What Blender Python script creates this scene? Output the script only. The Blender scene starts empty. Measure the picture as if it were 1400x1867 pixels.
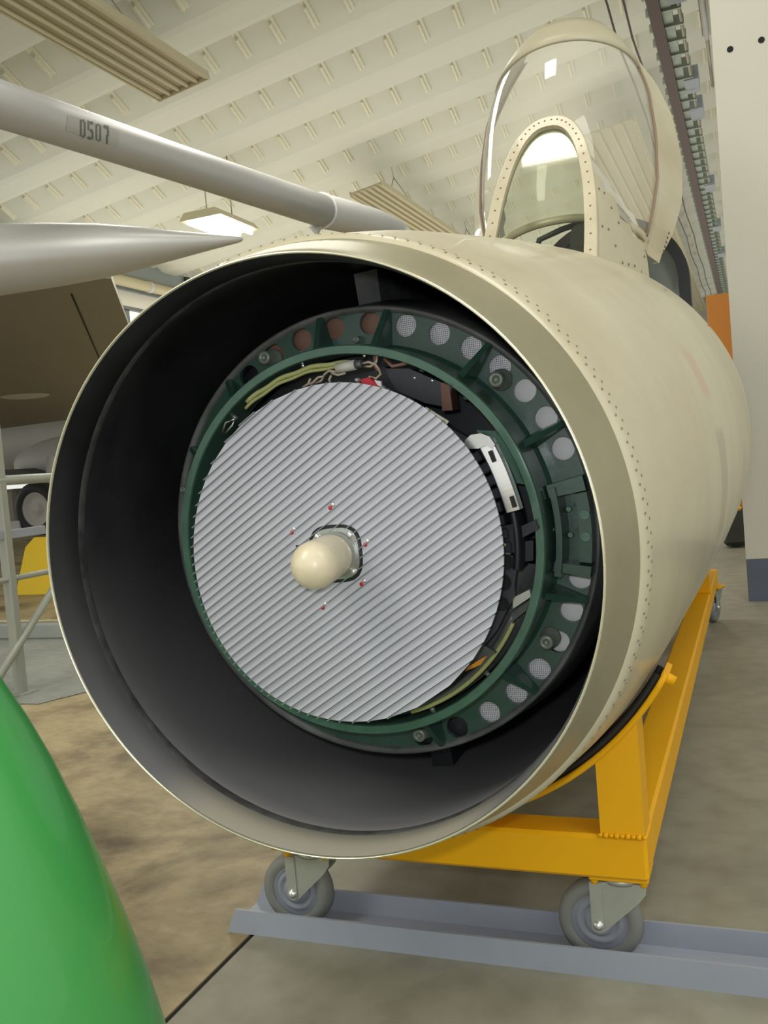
import bpy, math, random
from mathutils import Vector, Matrix
random.seed(7)
SC = bpy.context.scene
COL = SC.collection
PI = math.pi

# ---------------------------------------------------------------- camera
F_PX = 1700.0
cam_d = bpy.data.cameras.new('camera')
cam = bpy.data.objects.new('camera', cam_d)
COL.objects.link(cam)
dY = Vector((672/F_PX, -142.5/F_PX, 1.0)).normalized()          # building axis seen in camera space (x right, y down, z forward)
RL = .085
dn = Vector((RL, 1, -(RL*dY.x+dY.y)/dY.z)).normalized()
dX = dn.cross(dY)
if dX.x < 0: dX = -dX
MW = Matrix((dX, dY, -dn))                                       # camera space -> world
EYE = Vector((0, 0, .94))
rot = Matrix((MW @ Vector((1, 0, 0)), MW @ Vector((0, -1, 0)), MW @ Vector((0, 0, -1)))).transposed()
cam.matrix_world = Matrix.Translation(EYE) @ rot.to_4x4()
cam_d.sensor_fit = 'VERTICAL'
cam_d.sensor_height = 24.0
cam_d.lens = F_PX/1867.0*24.0
cam_d.clip_start = .02
cam_d.clip_end = 200
SC.camera = cam

# ---------------------------------------------------------------- world, lights, exposure
w = bpy.data.worlds.new('world'); SC.world = w; w.use_nodes = True
w.node_tree.nodes['Background'].inputs[0].default_value = (.985, .99, .94, 1)
w.node_tree.nodes['Background'].inputs[1].default_value = .85
SC.view_settings.view_transform = 'Standard'
SC.view_settings.look = 'None'
SC.view_settings.gamma = 1
SC.view_settings.use_curve_mapping = False
SC.view_settings.exposure = 0.0

def area(name, loc, target, sx, sy, power, color=(1, 1, 1)):
    l = bpy.data.lights.new(name, 'AREA'); l.shape = 'RECTANGLE'; l.size = sx; l.size_y = sy
    l.energy = power; l.color = color
    o = bpy.data.objects.new(name, l); COL.objects.link(o)
    o.location = loc
    o.rotation_euler = (Vector(target)-Vector(loc)).to_track_quat('-Z', 'Y').to_euler()
    return o
area('hall_lamp_light', (-3.2, -1.5, 4.9), (-1.5, 2.2, 0), 1.2, 3.0, 130, (1, .97, .88))
area('hall_lamp_light', (1.6, 1.0, 4.9), (-.6, 3, .5), 1.0, 3.0, 75, (1, .97, .88))
area('hall_lamp_light', (-3.8, 6.5, 4.5), (-3.0, 6.6, 0), 1.0, 3.0, 110, (1, .97, .88))
area('hall_lamp_light', (-7.5, 13.0, 4.2), (-7.5, 13.2, 0), 2.0, 4.0, 190, (1, .97, .88))
area('hall_lamp_light', (-3.0, 18.0, 4.6), (-3.0, 18.2, 0), 2.0, 4.0, 190, (1, .97, .88))
area('roof_fill_light', (-6.0, 17.0, 3.1), (-6.0, 17.01, 9), 13.0, 17.0, 430, (1, .98, .90))  # added upward fill that brightens the roof, standing in for floor bounce
area('roof_fill_light', (-2.0, 30.0, 3.4), (-2.0, 30.01, 9), 10.0, 10.0, 110, (1, .98, .90))
area('camera_flash_light', (-.03, -.02, 1.02), (-.7, 1.6, .75), .06, .04, 6.5, (.92, .95, 1.0))

# ---------------------------------------------------------------- materials
def mat(name, col, rough=.5, metal=0., var=0., vscale=6., bump=0., bscale=60., spec=.5, coat=0., stretch=(1, 1, 1), col2=None, detail=5, emit=None, estr=0.):
    m = bpy.data.materials.new(name); m.use_nodes = True
    nt = m.node_tree; b = nt.nodes['Principled BSDF']
    c = tuple(col)+(1,)
    b.inputs['Base Color'].default_value = c
    b.inputs['Roughness'].default_value = rough
    b.inputs['Metallic'].default_value = metal
    b.inputs['Specular IOR Level'].default_value = spec
    b.inputs['Coat Weight'].default_value = coat
    if emit:
        b.inputs['Emission Color'].default_value = tuple(emit)+(1,); b.inputs['Emission Strength'].default_value = estr
    if var > 0 or col2 or bump > 0:
        tc = nt.nodes.new('ShaderNodeTexCoord'); mp = nt.nodes.new('ShaderNodeMapping')
        mp.inputs['Scale'].default_value = stretch
        nt.links.new(tc.outputs['Object'], mp.inputs[0])
    if var > 0 or col2:
        n = nt.nodes.new('ShaderNodeTexNoise'); n.inputs['Scale'].default_value = vscale; n.inputs['Detail'].default_value = detail
        n.inputs['Roughness'].default_value = .6
        nt.links.new(mp.outputs[0], n.inputs[0])
        r = nt.nodes.new('ShaderNodeValToRGB')
        r.color_ramp.elements[0].position = .32; r.color_ramp.elements[1].position = .68
        if col2 is None: col2 = tuple(x*(1-var) for x in col)
        r.color_ramp.elements[0].color = tuple(col2)+(1,); r.color_ramp.elements[1].color = c
        nt.links.new(n.outputs[0], r.inputs[0]); nt.links.new(r.outputs[0], b.inputs['Base Color'])
        m['ramp'] = r.name
    if bump > 0:
        n2 = nt.nodes.new('ShaderNodeTexNoise'); n2.inputs['Scale'].default_value = bscale; n2.inputs['Detail'].default_value = 4
        nt.links.new(mp.outputs[0], n2.inputs[0])
        bp = nt.nodes.new('ShaderNodeBump'); bp.inputs['Strength'].default_value = bump; bp.inputs['Distance'].default_value = .004
        nt.links.new(n2.outputs[0], bp.inputs['Height']); nt.links.new(bp.outputs[0], b.inputs['Normal'])
    return m

def boxmask(nt, tc, lo, hi, soft):
    """soft box mask in object coordinates -> socket"""
    sep = nt.nodes.new('ShaderNodeSeparateXYZ'); nt.links.new(tc.outputs['Object'], sep.inputs[0])
    cur = None
    for i in range(3):
        if lo[i] is None: continue
        for (val, sgn) in ((lo[i], 1), (hi[i], -1)):
            mr = nt.nodes.new('ShaderNodeMapRange'); mr.interpolation_type = 'SMOOTHSTEP'
            mr.inputs['From Min'].default_value = val-soft*sgn*0 if sgn > 0 else val-soft
            mr.inputs['From Max'].default_value = val+soft if sgn > 0 else val
            mr.inputs['To Min'].default_value = 0 if sgn > 0 else 1
            mr.inputs['To Max'].default_value = 1 if sgn > 0 else 0
            nt.links.new(sep.outputs[i], mr.inputs['Value'])
            if cur is None: cur = mr.outputs[0]
            else:
                mu = nt.nodes.new('ShaderNodeMath'); mu.operation = 'MULTIPLY'
                nt.links.new(cur, mu.inputs[0]); nt.links.new(mr.outputs[0], mu.inputs[1]); cur = mu.outputs[0]
    return cur

def add_patch(m, lo, hi, soft, col, amt, nscale=None):
    nt = m.node_tree; b = nt.nodes['Principled BSDF']
    src = b.inputs['Base Color'].links[0].from_socket if b.inputs['Base Color'].links else None
    tc = nt.nodes.new('ShaderNodeTexCoord')
    k = boxmask(nt, tc, lo, hi, soft)
    mu = nt.nodes.new('ShaderNodeMath'); mu.operation = 'MULTIPLY'; mu.inputs[1].default_value = amt
    nt.links.new(k, mu.inputs[0]); k = mu.outputs[0]
    if nscale:
        n = nt.nodes.new('ShaderNodeTexNoise'); n.inputs['Scale'].default_value = nscale; nt.links.new(tc.outputs['Object'], n.inputs[0])
        r = nt.nodes.new('ShaderNodeMapRange'); r.inputs['From Min'].default_value = .35; r.inputs['From Max'].default_value = .6
        nt.links.new(n.outputs[0], r.inputs['Value'])
        m2 = nt.nodes.new('ShaderNodeMath'); m2.operation = 'MULTIPLY'; nt.links.new(k, m2.inputs[0]); nt.links.new(r.outputs[0], m2.inputs[1]); k = m2.outputs[0]
    mx = nt.nodes.new('ShaderNodeMix'); mx.data_type = 'RGBA'
    nt.links.new(k, mx.inputs[0])
    if src: nt.links.new(src, mx.inputs[6])
    else: mx.inputs[6].default_value = b.inputs['Base Color'].default_value
    mx.inputs[7].default_value = tuple(col)+(1,)
    nt.links.new(mx.outputs[2], b.inputs['Base Color'])

M = {}
M['skin'] = mat('cream_fuselage_paint', (.62, .575, .42), .32, 0, .14, 2.6, .05, 9, col2=(.50, .445, .30), coat=.15)
add_patch(M['skin'], (.2, 1.00, -.16), (1.0, 1.20, .12), .03, (.40, .33, .24), .7)
add_patch(M['skin'], (.2, .98, .16), (1.0, 1.16, .32), .04, (.55, .33, .25), .55)
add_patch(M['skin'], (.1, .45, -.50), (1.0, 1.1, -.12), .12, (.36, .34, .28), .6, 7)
add_patch(M['skin'], (.1, .50, -.30), (1.0, .80, .30), .10, (.53, .42, .27), .45, 4)
M['lip'] = mat('bare_metal_lip', (.37, .34, .225), .38, .35, .12, 3, .03, 40, col2=(.29, .265, .17))
M['edge'] = mat('polished_lip_edge', (.85, .82, .62), .25, .8)
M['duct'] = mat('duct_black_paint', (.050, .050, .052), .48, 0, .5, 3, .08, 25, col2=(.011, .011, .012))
add_patch(M['duct'], (-3, -3, -3), (3, 4.0, .12), .55, (.19, .187, .19), .95)  # greyer towards the bottom: dust, plus light from above put into the colour
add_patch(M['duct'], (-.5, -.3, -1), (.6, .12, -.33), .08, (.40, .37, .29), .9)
M['jband'] = mat('duct_joint_grey', (.10, .10, .095), .5, 0, .6, 20, .1, 60, col2=(.03, .03, .03))
M['bracketg'] = mat('dark_grey_bracket', (.055, .06, .07), .4, .1, .3, 15)
M['seal'] = mat('brown_canopy_seal', (.30, .21, .15), .5)
M['rivet'] = mat('rivet_dark', (.27, .25, .19), .45, .3)
M['rivetl'] = mat('rivet_brown', (.22, .19, .13), .4, .5)
M['green'] = mat('green_casting_paint', (.036, .088, .064), .36, 0, .35, 14, .10, 70, col2=(.022, .068, .047), coat=.3)
M['green2'] = mat('green_ring_paint', (.085, .19, .125), .35, .1, .3, 20, .05, 90, col2=(.055, .13, .088), coat=.3)
M['dgray'] = mat('drum_dark_grey', (.15, .155, .145), .42, .2, .4, 12, .06, 60, col2=(.055, .06, .058))
M['black'] = mat('black_component', (.012, .013, .016), .42, 0, .3, 10)
M['char'] = mat('charcoal_component', (.030, .033, .040), .4, .1, .4, 15)
M['disc'] = mat('antenna_grey_paint', (.50, .51, .55), .48, .0, .05, 3)
M['fin'] = mat('antenna_shaded_grey', (.24, .25, .25), .5, .1)  # darker than the strips: shade on the fins and grooves put into the colour
M['dome'] = mat('cream_feed_dome', (.80, .72, .52), .35, 0, .1, 12, col2=(.66, .57, .38), coat=.2)
M['steel'] = mat('brushed_steel', (.62, .63, .62), .28, 1, .1, 30)
M['chrome'] = mat('polished_aluminium', (.85, .85, .84), .27, .85)
M['galv'] = mat('zinc_plated_steel', (.47, .50, .44), .4, .5, .12, 20)
M['bolt'] = mat('bolt_olive', (.24, .28, .22), .4, .3, .3, 30)
M['red'] = mat('red_paint_dot', (.50, .02, .035), .5)
M['white'] = mat('white_paint', (.72, .72, .70), .5)
M['gauze'] = bpy.data.materials.new('wire_gauze'); M['gauze'].use_nodes = True
nt = M['gauze'].node_tree; b = nt.nodes['Principled BSDF']; b.inputs['Roughness'].default_value = .5
tc = nt.nodes.new('ShaderNodeTexCoord'); mp = nt.nodes.new('ShaderNodeMapping'); mp.inputs['Scale'].default_value = (1, 1, 1); mp.inputs['Rotation'].default_value = (PI/2, 0, 0)
bk = nt.nodes.new('ShaderNodeTexBrick'); bk.offset = 0; bk.inputs['Scale'].default_value = 1; bk.inputs['Brick Width'].default_value = .0034; bk.inputs['Row Height'].default_value = .0034
bk.inputs['Mortar Size'].default_value = .0007; bk.inputs['Color1'].default_value = (.09, .09, .095, 1); bk.inputs['Color2'].default_value = (.30, .30, .32, 1); bk.inputs['Mortar'].default_value = (.75, .75, .76, 1)
nt.links.new(tc.outputs['Object'], mp.inputs[0]); nt.links.new(mp.outputs[0], bk.inputs[0]); nt.links.new(bk.outputs[0], b.inputs['Base Color'])
M['copper'] = mat('brown_bar', (.12, .06, .045), .4, .5)
M['tan'] = mat('tan_label_strip', (.55, .55, .46), .5)
M['brass'] = mat('brass_label_end', (.42, .38, .14), .45, .3)
M['wire'] = mat('cream_wire', (.45, .38, .28), .5)
M['cable'] = mat('olive_cable', (.40, .42, .16), .45)
M['copperw'] = mat('brown_wire', (.22, .12, .08), .45)
M['orangec'] = mat('orange_component', (.75, .30, .02), .5)
M['frame'] = mat('windscreen_frame_paint', (.62, .56, .40), .38, .1, .12, 8, col2=(.53, .47, .32), coat=.15)
M['cinner'] = mat('canopy_rear_band_paint', (.52, .48, .34), .42, 0, .1, 5)
M['glassq'] = mat('grey_quarter_glass', (.22, .25, .24), .12, 0, spec=.8)
M['coam'] = mat('dark_coaming', (.045, .050, .042), .5, 0, .3, 9)
M['yellow'] = mat('yellow_cart_paint', (.86, .43, .002), .5, 0, .05, 4, .03, 30, spec=.3)
M['rubber'] = mat('black_rubber', (.015, .015, .016), .5)
M['wheelg'] = mat('grey_caster_rubber', (.21, .215, .195), .55, 0, .12, 10)
M['wheelh'] = mat('grey_caster_hub', (.26, .28, .32), .5, 0, .1, 10)
M['channel'] = mat('grey_blue_painted_steel', (.34, .37, .43), .5, 0, .08, 5, .04, 30)
M['tubegreen'] = mat('glossy_green_paint', (.05, .31, .065), .36, 0, .06, 2, coat=.3)
M['acgrey'] = mat('aircraft_silver_paint', (.50, .50, .48), .36, .35, .06, 2)
M['boom'] = mat('boom_grey_paint', (.47, .47, .46), .45, .15, .06, 2)
M['wing'] = mat('wing_underside_paint', (.27, .25, .20), .5, .1, .08, 1.2)
M['belly'] = mat('aircraft_belly_paint', (.58, .58, .57), .5, 0, .06, 1.5)
M['tyre'] = mat('aircraft_tyre', (.022, .022, .024), .6)
M['hub'] = mat('aircraft_hub_paint', (.62, .62, .60), .45)
M['rail'] = mat('railing_grey_paint', (.38, .40, .35), .45, .2, .1, 8)
M['ceil'] = mat('painted_roof', (.72, .73, .64), .7, 0, .05, .6)
M['clip'] = mat('roof_clip_paint', (.80, .78, .64), .6)
M['heater'] = mat('heater_cream', (.55, .50, .33), .45, .1)
M['heatd'] = mat('heater_recess', (.44, .40, .26), .5, .1)
M['lampem'] = mat('lamp_tube_glow', (1, 1, 1), .5, emit=(1, .98, .90), estr=16)
M['wallw'] = mat('white_partition_paint', (.68, .66, .56), .6, 0, .04, 1)
M['blueb'] = mat('blue_grey_base', (.12, .14, .19), .5, 0, .1, 5)
M['orange'] = mat('orange_board_paint', (.66, .24, .025), .5, 0, .08, 3)
M['dark'] = mat('dark_hole', (.01, .01, .01), .8)
M['tray'] = mat('brown_steel_rail', (.075, .042, .035), .5, .2)
M['trayg'] = mat('grey_green_steel', (.36, .42, .36), .4, .5, .3, 8)
M['traym'] = mat('dull_conduit', (.38, .36, .29), .35, .7)
M['text'] = mat('stencil_grey', (.13, .14, .13), .6)
M['patch'] = mat('number_patch_grey', (.40, .40, .37), .5, .1)
M['wallb'] = mat('far_wall_paint', (.42, .40, .34), .7, 0, .08, .5)
M['steelblue'] = mat('window_blue_grey', (.26, .30, .30), .3, .2)
M['yplate'] = mat('yellow_stand_paint', (.85, .58, .01), .45)
M['curb'] = mat('grey_kerb_concrete', (.33, .35, .32), .7, 0, .12, 3)
M['whitelit'] = mat('daylit_pane', (.75, .77, .72), .4, emit=(.9, 1, .88), estr=.55)
M['rope'] = mat('twine', (.60, .50, .32), .8)

# thin see-through glass, fresnel reflection; whit paints whitish reflections as diffuse colour
def glass(name, tint, refl, whit=.0):
    m = bpy.data.materials.new(name); m.use_nodes = True; nt = m.node_tree
    for n in list(nt.nodes):
        if n.type != 'OUTPUT_MATERIAL': nt.nodes.remove(n)
    out = [n for n in nt.nodes][0]
    tr = nt.nodes.new('ShaderNodeBsdfTransparent'); tr.inputs[0].default_value = tuple(tint)+(1,)
    gl = nt.nodes.new('ShaderNodeBsdfGlossy'); gl.inputs['Roughness'].default_value = .04
    lw = nt.nodes.new('ShaderNodeFresnel'); lw.inputs[0].default_value = refl
    mx = nt.nodes.new('ShaderNodeMixShader')
    nt.links.new(lw.outputs[0], mx.inputs[0]); nt.links.new(tr.outputs[0], mx.inputs[1]); nt.links.new(gl.outputs[0], mx.inputs[2])
    last = mx.outputs[0]
    if whit:
        df = nt.nodes.new('ShaderNodeBsdfDiffuse'); df.inputs[0].default_value = (.85, .82, .72, 1)
        m2 = nt.nodes.new('ShaderNodeMixShader'); m2.inputs[0].default_value = whit
        nt.links.new(last, m2.inputs[1]); nt.links.new(df.outputs[0], m2.inputs[2]); last = m2.outputs[0]
    nt.links.new(last, out.inputs[0])
    return m
M['glass'] = glass('canopy_glass', (.96, .96, .91), 1.5, .26)
M['qglass'] = glass('quarter_window_glass', (.88, .90, .86), 1.15, .0)
M['pane'] = glass('windscreen_glass', (.86, .90, .82), 1.5, 0)

# floor material: stained concrete
def floor_mat(name, c1, c2, c3, sc):
    m = bpy.data.materials.new(name); m.use_nodes = True; nt = m.node_tree; b = nt.nodes['Principled BSDF']
    tc = nt.nodes.new('ShaderNodeTexCoord')
    n1 = nt.nodes.new('ShaderNodeTexNoise'); n1.inputs['Scale'].default_value = sc; n1.inputs['Detail'].default_value = 7; n1.inputs['Roughness'].default_value = .62
    n1.inputs['Distortion'].default_value = .4
    n2 = nt.nodes.new('ShaderNodeTexNoise'); n2.inputs['Scale'].default_value = sc*11; n2.inputs['Detail'].default_value = 4
    for n in (n1, n2): nt.links.new(tc.outputs['Object'], n.inputs[0])
    r = nt.nodes.new('ShaderNodeValToRGB'); e = r.color_ramp.elements
    e[0].position = .34; e[0].color = c1+(1,); e[1].position = .66; e[1].color = c2+(1,)
    k = e.new(.52); k.color = c3+(1,)
    nt.links.new(n1.outputs[0], r.inputs[0])
    mx = nt.nodes.new('ShaderNodeMix'); mx.data_type = 'RGBA'; mx.blend_type = 'MULTIPLY'; mx.inputs[0].default_value = .45
    r2 = nt.nodes.new('ShaderNodeValToRGB'); r2.color_ramp.elements[0].position = .3; r2.color_ramp.elements[0].color = (.62, .6, .56, 1); r2.color_ramp.elements[1].position = .6; r2.color_ramp.elements[1].color = (1, 1, 1, 1)
    nt.links.new(n2.outputs[0], r2.inputs[0]); nt.links.new(r.outputs[0], mx.inputs[6]); nt.links.new(r2.outputs[0], mx.inputs[7])
    nt.links.new(mx.outputs[2], b.inputs['Base Color']); b.inputs['Roughness'].default_value = .5; b.inputs['Specular IOR Level'].default_value = .35
    bp = nt.nodes.new('ShaderNodeBump'); bp.inputs['Strength'].default_value = .15; bp.inputs['Distance'].default_value = .01
    nt.links.new(n2.outputs[0], bp.inputs['Height']); nt.links.new(bp.outputs[0], b.inputs['Normal'])
    return m
M['floorb'] = floor_mat('stained_brown_concrete', (.12, .09, .048), (.50, .41, .245), (.37, .30, .17), 2.1)
M['floorg'] = floor_mat('smooth_grey_concrete', (.26, .25, .19), (.36, .345, .265), (.31, .30, .23), 1.1)
M['floorp'] = floor_mat('blue_grey_floor_paint', (.26, .28, .26), (.36, .38, .34), (.31, .33, .30), 1.5)

# ---------------------------------------------------------------- mesh helpers
class MB:
    def __init__(s): s.v = []; s.f = []; s.sm = []
    def add(s, vs, fs, smooth=False):
        o = len(s.v); s.v += [tuple(p) for p in vs]
        for f in fs: s.f.append(tuple(i+o for i in f)); s.sm.append(smooth)
        return s
    def box(s, lo, hi, mtx=None):
        x0, y0, z0 = lo; x1, y1, z1 = hi
        vs = [Vector(p) for p in ((x0, y0, z0), (x1, y0, z0), (x1, y1, z0), (x0, y1, z0), (x0, y0, z1), (x1, y0, z1), (x1, y1, z1), (x0, y1, z1))]
        if mtx: vs = [mtx @ p for p in vs]
        return s.add(vs, [(0, 3, 2, 1), (4, 5, 6, 7), (0, 1, 5, 4), (1, 2, 6, 5), (2, 3, 7, 6), (3, 0, 4, 7)])
    def bbox(s, lo, hi, bv=.003, mtx=None):
        """box with chamfered long edges (cheap bevel)"""
        c = [(a+b)/2 for a, b in zip(lo, hi)]; h = [abs(b-a)/2 for a, b in zip(lo, hi)]
        vs = []; idx = {}
        for sx in (-1, 1):
            for sy in (-1, 1):
                for sz in (-1, 1):
                    for ax in range(3):
                        p = [sx*h[0], sy*h[1], sz*h[2]]
                        for k in range(3):
                            if k != ax: p[k] -= (sx, sy, sz)[k]*bv
                        idx[(sx, sy, sz, ax)] = len(vs); vs.append(Vector([p[k]+c[k] for k in range(3)]))
        fs = []
        for ax in range(3):
            o1, o2 = [k for k in range(3) if k != ax]
            for sg in (-1, 1):
                q = []
                for (a, b_) in ((-1, -1), (1, -1), (1, 1), (-1, 1)):
                    sgn = [0, 0, 0]; sgn[ax] = sg; sgn[o1] = a; sgn[o2] = b_
                    q.append(idx[(*sgn, ax)])
                fs.append(tuple(q))
        for ax in range(3):
            o1, o2 = [k for k in range(3) if k != ax]
            for a in (-1, 1):
                for b_ in (-1, 1):
                    q = []
                    for (e, axx) in ((-1, o1), (1, o1), (1, o2), (-1, o2)):
                        sgn = [0, 0, 0]; sgn[ax] = e; sgn[o1] = a; sgn[o2] = b_
                        q.append(idx[(*sgn, axx)])
                    fs.append(tuple(q))
        for sx in (-1, 1):
            for sy in (-1, 1):
                for sz in (-1, 1): fs.append(tuple(idx[(sx, sy, sz, k)] for k in range(3)))
        if mtx: vs = [mtx @ p for p in vs]
        return s.add(vs, fs)
    def tube(s, pts, r, n=10, cap=True, smooth=True):
        pts = [Vector(p) for p in pts]; rs = r if isinstance(r, (list, tuple)) else [r]*len(pts)
        vs = []; up = None
        for i, p in enumerate(pts):
            d = (pts[min(i+1, len(pts)-1)]-pts[max(i-1, 0)]).normalized()
            if up is None: up = d.orthogonal().normalized()
            up = (up-d*up.dot(d)).normalized(); sd = d.cross(up)
            for k in range(n):
                a = 2*PI*k/n; vs.append(p+(up*math.cos(a)+sd*math.sin(a))*rs[i])
        fs = []
        for i in range(len(pts)-1):
            for k in range(n): fs.append((i*n+k, i*n+(k+1) % n, (i+1)*n+(k+1) % n, (i+1)*n+k))
        s.add(vs, fs, smooth)
        if cap: s.add(vs[:n], [tuple(range(n))[::-1]]); s.add(vs[-n:], [tuple(range(n))])
        return s
    def lathe(s, prof, n=48, mtx=None, a0=0, a1=2*PI, smooth=True, close=False):
        """profile of (r, y): around local +Y, angle from +Z towards +X"""
        full = abs(a1-a0-2*PI) < 1e-6; m = n if full else n+1
        vs = []
        for (r, y) in prof:
            for k in range(m):
                a = a0+(a1-a0)*k/n; p = Vector((r*math.sin(a), y, r*math.cos(a))); vs.append(mtx @ p if mtx else p)
        fs = []; L = len(prof)
        for i in range(L-1+(1 if close else 0)):
            j = (i+1) % L
            for k in range(n):
                k2 = (k+1) % m; fs.append((i*m+k, i*m+k2, j*m+k2, j*m+k))
        return s.add(vs, fs, smooth)
    def prism(s, poly, h0, h1, mtx=None, plane='xz'):
        """polygon extruded between h0 and h1 along the third axis"""
        def P(a, b, h): return Vector((a, h, b)) if plane == 'xz' else (Vector((a, b, h)) if plane == 'xy' else Vector((h, a, b)))
        n = len(poly); vs = [P(a, b, h0) for a, b in poly]+[P(a, b, h1) for a, b in poly]
        if mtx: vs = [mtx @ p for p in vs]
        return s.add(vs, [tuple(range(n)), tuple(range(2*n-1, n-1, -1))]+[(i, (i+1) % n, (i+1) % n+n, i+n) for i in range(n)])
    def grid(s, rows, smooth=True, thick=0.):
        m = len(rows[0]); vs = [p for r in rows for p in r]; fs = []
        for i in range(len(rows)-1):
            for j in range(m-1): fs.append((i*m+j, i*m+j+1, (i+1)*m+j+1, (i+1)*m+j))
        return s.add(vs, fs, smooth)
    def mesh(s, name):
        me = bpy.data.meshes.new(name); me.from_pydata(s.v, [], s.f); me.validate()
        if len(me.polygons) == len(s.sm): me.polygons.foreach_set('use_smooth', s.sm)
        me.update(); return me
    def build(s, name, m, parent=None, solid=0., off=0., weld=True):
        me = s.mesh(name)
        import bmesh
        bm = bmesh.new(); bm.from_mesh(me)
        if weld: bmesh.ops.remove_doubles(bm, verts=bm.verts, dist=1e-5)
        bmesh.ops.recalc_face_normals(bm, faces=bm.faces); bm.to_mesh(me); bm.free()
        me.materials.append(m if not isinstance(m, str) else M[m])
        o = bpy.data.objects.new(name, me); COL.objects.link(o)
        if parent: o.parent = parent
        if solid:
            md = o.modifiers.new('solid', 'SOLIDIFY'); md.thickness = solid; md.offset = off
        return o

def empty(name, loc=(0, 0, 0), rz=0):
    o = bpy.data.objects.new(name, None); COL.objects.link(o); o.location = loc; o.rotation_euler = (0, 0, rz); o.empty_display_size = .1
    return o
def tag(o, label=None, cat=None, group=None, kind=None):
    if label: o['label'] = label
    if cat: o['category'] = cat
    if group: o['group'] = group
    if kind: o['kind'] = kind
    return o
def inst(o, name, parent, mtx=None, loc=None):
    c = bpy.data.objects.new(name, o.data) if not isinstance(o, bpy.types.Mesh) else bpy.data.objects.new(name, o)
    COL.objects.link(c); c.parent = parent
    if mtx is not None: c.matrix_local = mtx
    if loc is not None: c.location = loc
    return c
def ray(px, py): return MW @ Vector(((px-700)/F_PX, (py-933.5)/F_PX, 1.0))
def at(px, py, axis, val):
    d = ray(px, py); t = (val-EYE[axis])/d[axis]; return EYE+d*t
def atd(px, py, depth): return EYE+ray(px, py)*depth
def Rax(axis, a): return Matrix.Rotation(a, 4, axis)
def T(*p): return Matrix.Translation(p)

# ================================================================= SETTING
# floor: brown stained slab to the left of the joint, grey slab under the cart
fl = MB().add([(-1.012, -3, 0), (8, -3, 0), (8, 40, 0), (-1.012, 40, 0)], [(0, 1, 2, 3)]).build('floor', 'floorg'); tag(fl, kind='structure')
fb = MB().box((-30, -3, -.03), (-1.024, 40, 0)).build('floor', 'floorb'); tag(fb, kind='structure')
fj = MB().box((-1.03, -3, -.05), (-1.0, 40, -.004)).build('trim_1', 'dark'); tag(fj, kind='structure')
# painted blue-grey walkway and a low kerb on the left
wk = MB().add([(-3.05, 3.25, .003), (-2.6, 4.35, .003), (-14, 8.5, .003), (-14, 3.1, .003)], [(0, 1, 2, 3)]).build('floor', 'floorp'); tag(wk, kind='structure')

# ceiling with downstanding ribs; rises to the right
def cz(x): return 6.0+.15*x
XL, XR = -20.0, 7.0
ceil = MB()
ceil.add([(XL, -2, cz(XL)+.5), (XR, -2, cz(XR)+.5), (XR, 40, cz(XR)+.5), (XL, 40, cz(XL)+.5)], [(0, 1, 2, 3)])
ceil = ceil.build('ceiling', 'ceil'); tag(ceil, kind='structure')
P = 1.2
rib = MB()
prof = [(0.0, .33), (.60, .05), (.66, .015), (.74, 0.0), (1.06, 0.0), (1.16, .015), (1.2, .05), (1.2, .33)]
rows = []
for x in (XL, XR): rows.append([Vector((x, y, cz(x)+z)) for y, z in prof])
rib.grid([list(r) for r in zip(*rows)], smooth=False)
rib0 = rib.build('ceiling_rib', 'ceil', ceil)
clipm = MB()
sl = math.atan2(-.28, .60)
for (a, b_) in ((.06, .29), (.35, .60)):
    clipm.box((-.014, a, -.035), (.014, b_, .012))
clipm.box((.016, .06, -.008), (.05, .60, .012))
clip0 = None; ribs = []
nclip = 0
for i in range(0, 27):
    y0 = 8.45-P*2+P*i-P*3
    r = rib0 if i == 0 else inst(rib0, 'ceiling_rib', ceil)
    r.location = (0, y0, 0); ribs.append(r)
    near = 4 <= i <= 13
    stuff = MB()
    x = -11.5 + (i % 2)*.0
    if i < 3 or i > 20: continue
    while x < -.1:
        mt = T(x, .0, cz(x)+.33-.012) @ Rax('X', sl)
        vis = near and nclip < 290 and x > -9.5-0.0*i
        if vis:
            if clip0 is None:
                clip0 = clipm.build('roof_clip', 'clip', r); clip0.matrix_local = mt
            else: inst(clip0, 'roof_clip', r, mt)
            nclip += 1
        else:
            for (a, b_) in ((.06, .29), (.35, .60)): stuff.box((-.016, a, -.03), (.016, b_, .012), mt)
        x += .40
    if stuff.v: tag(stuff.build('small_roof_clips', 'clip', r), kind='stuff')

# walls
wb = MB().box((-26, 36, 0), (8, 36.2, 6.6)).build('wall_back', 'wallb'); tag(wb, kind='structure')
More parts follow.
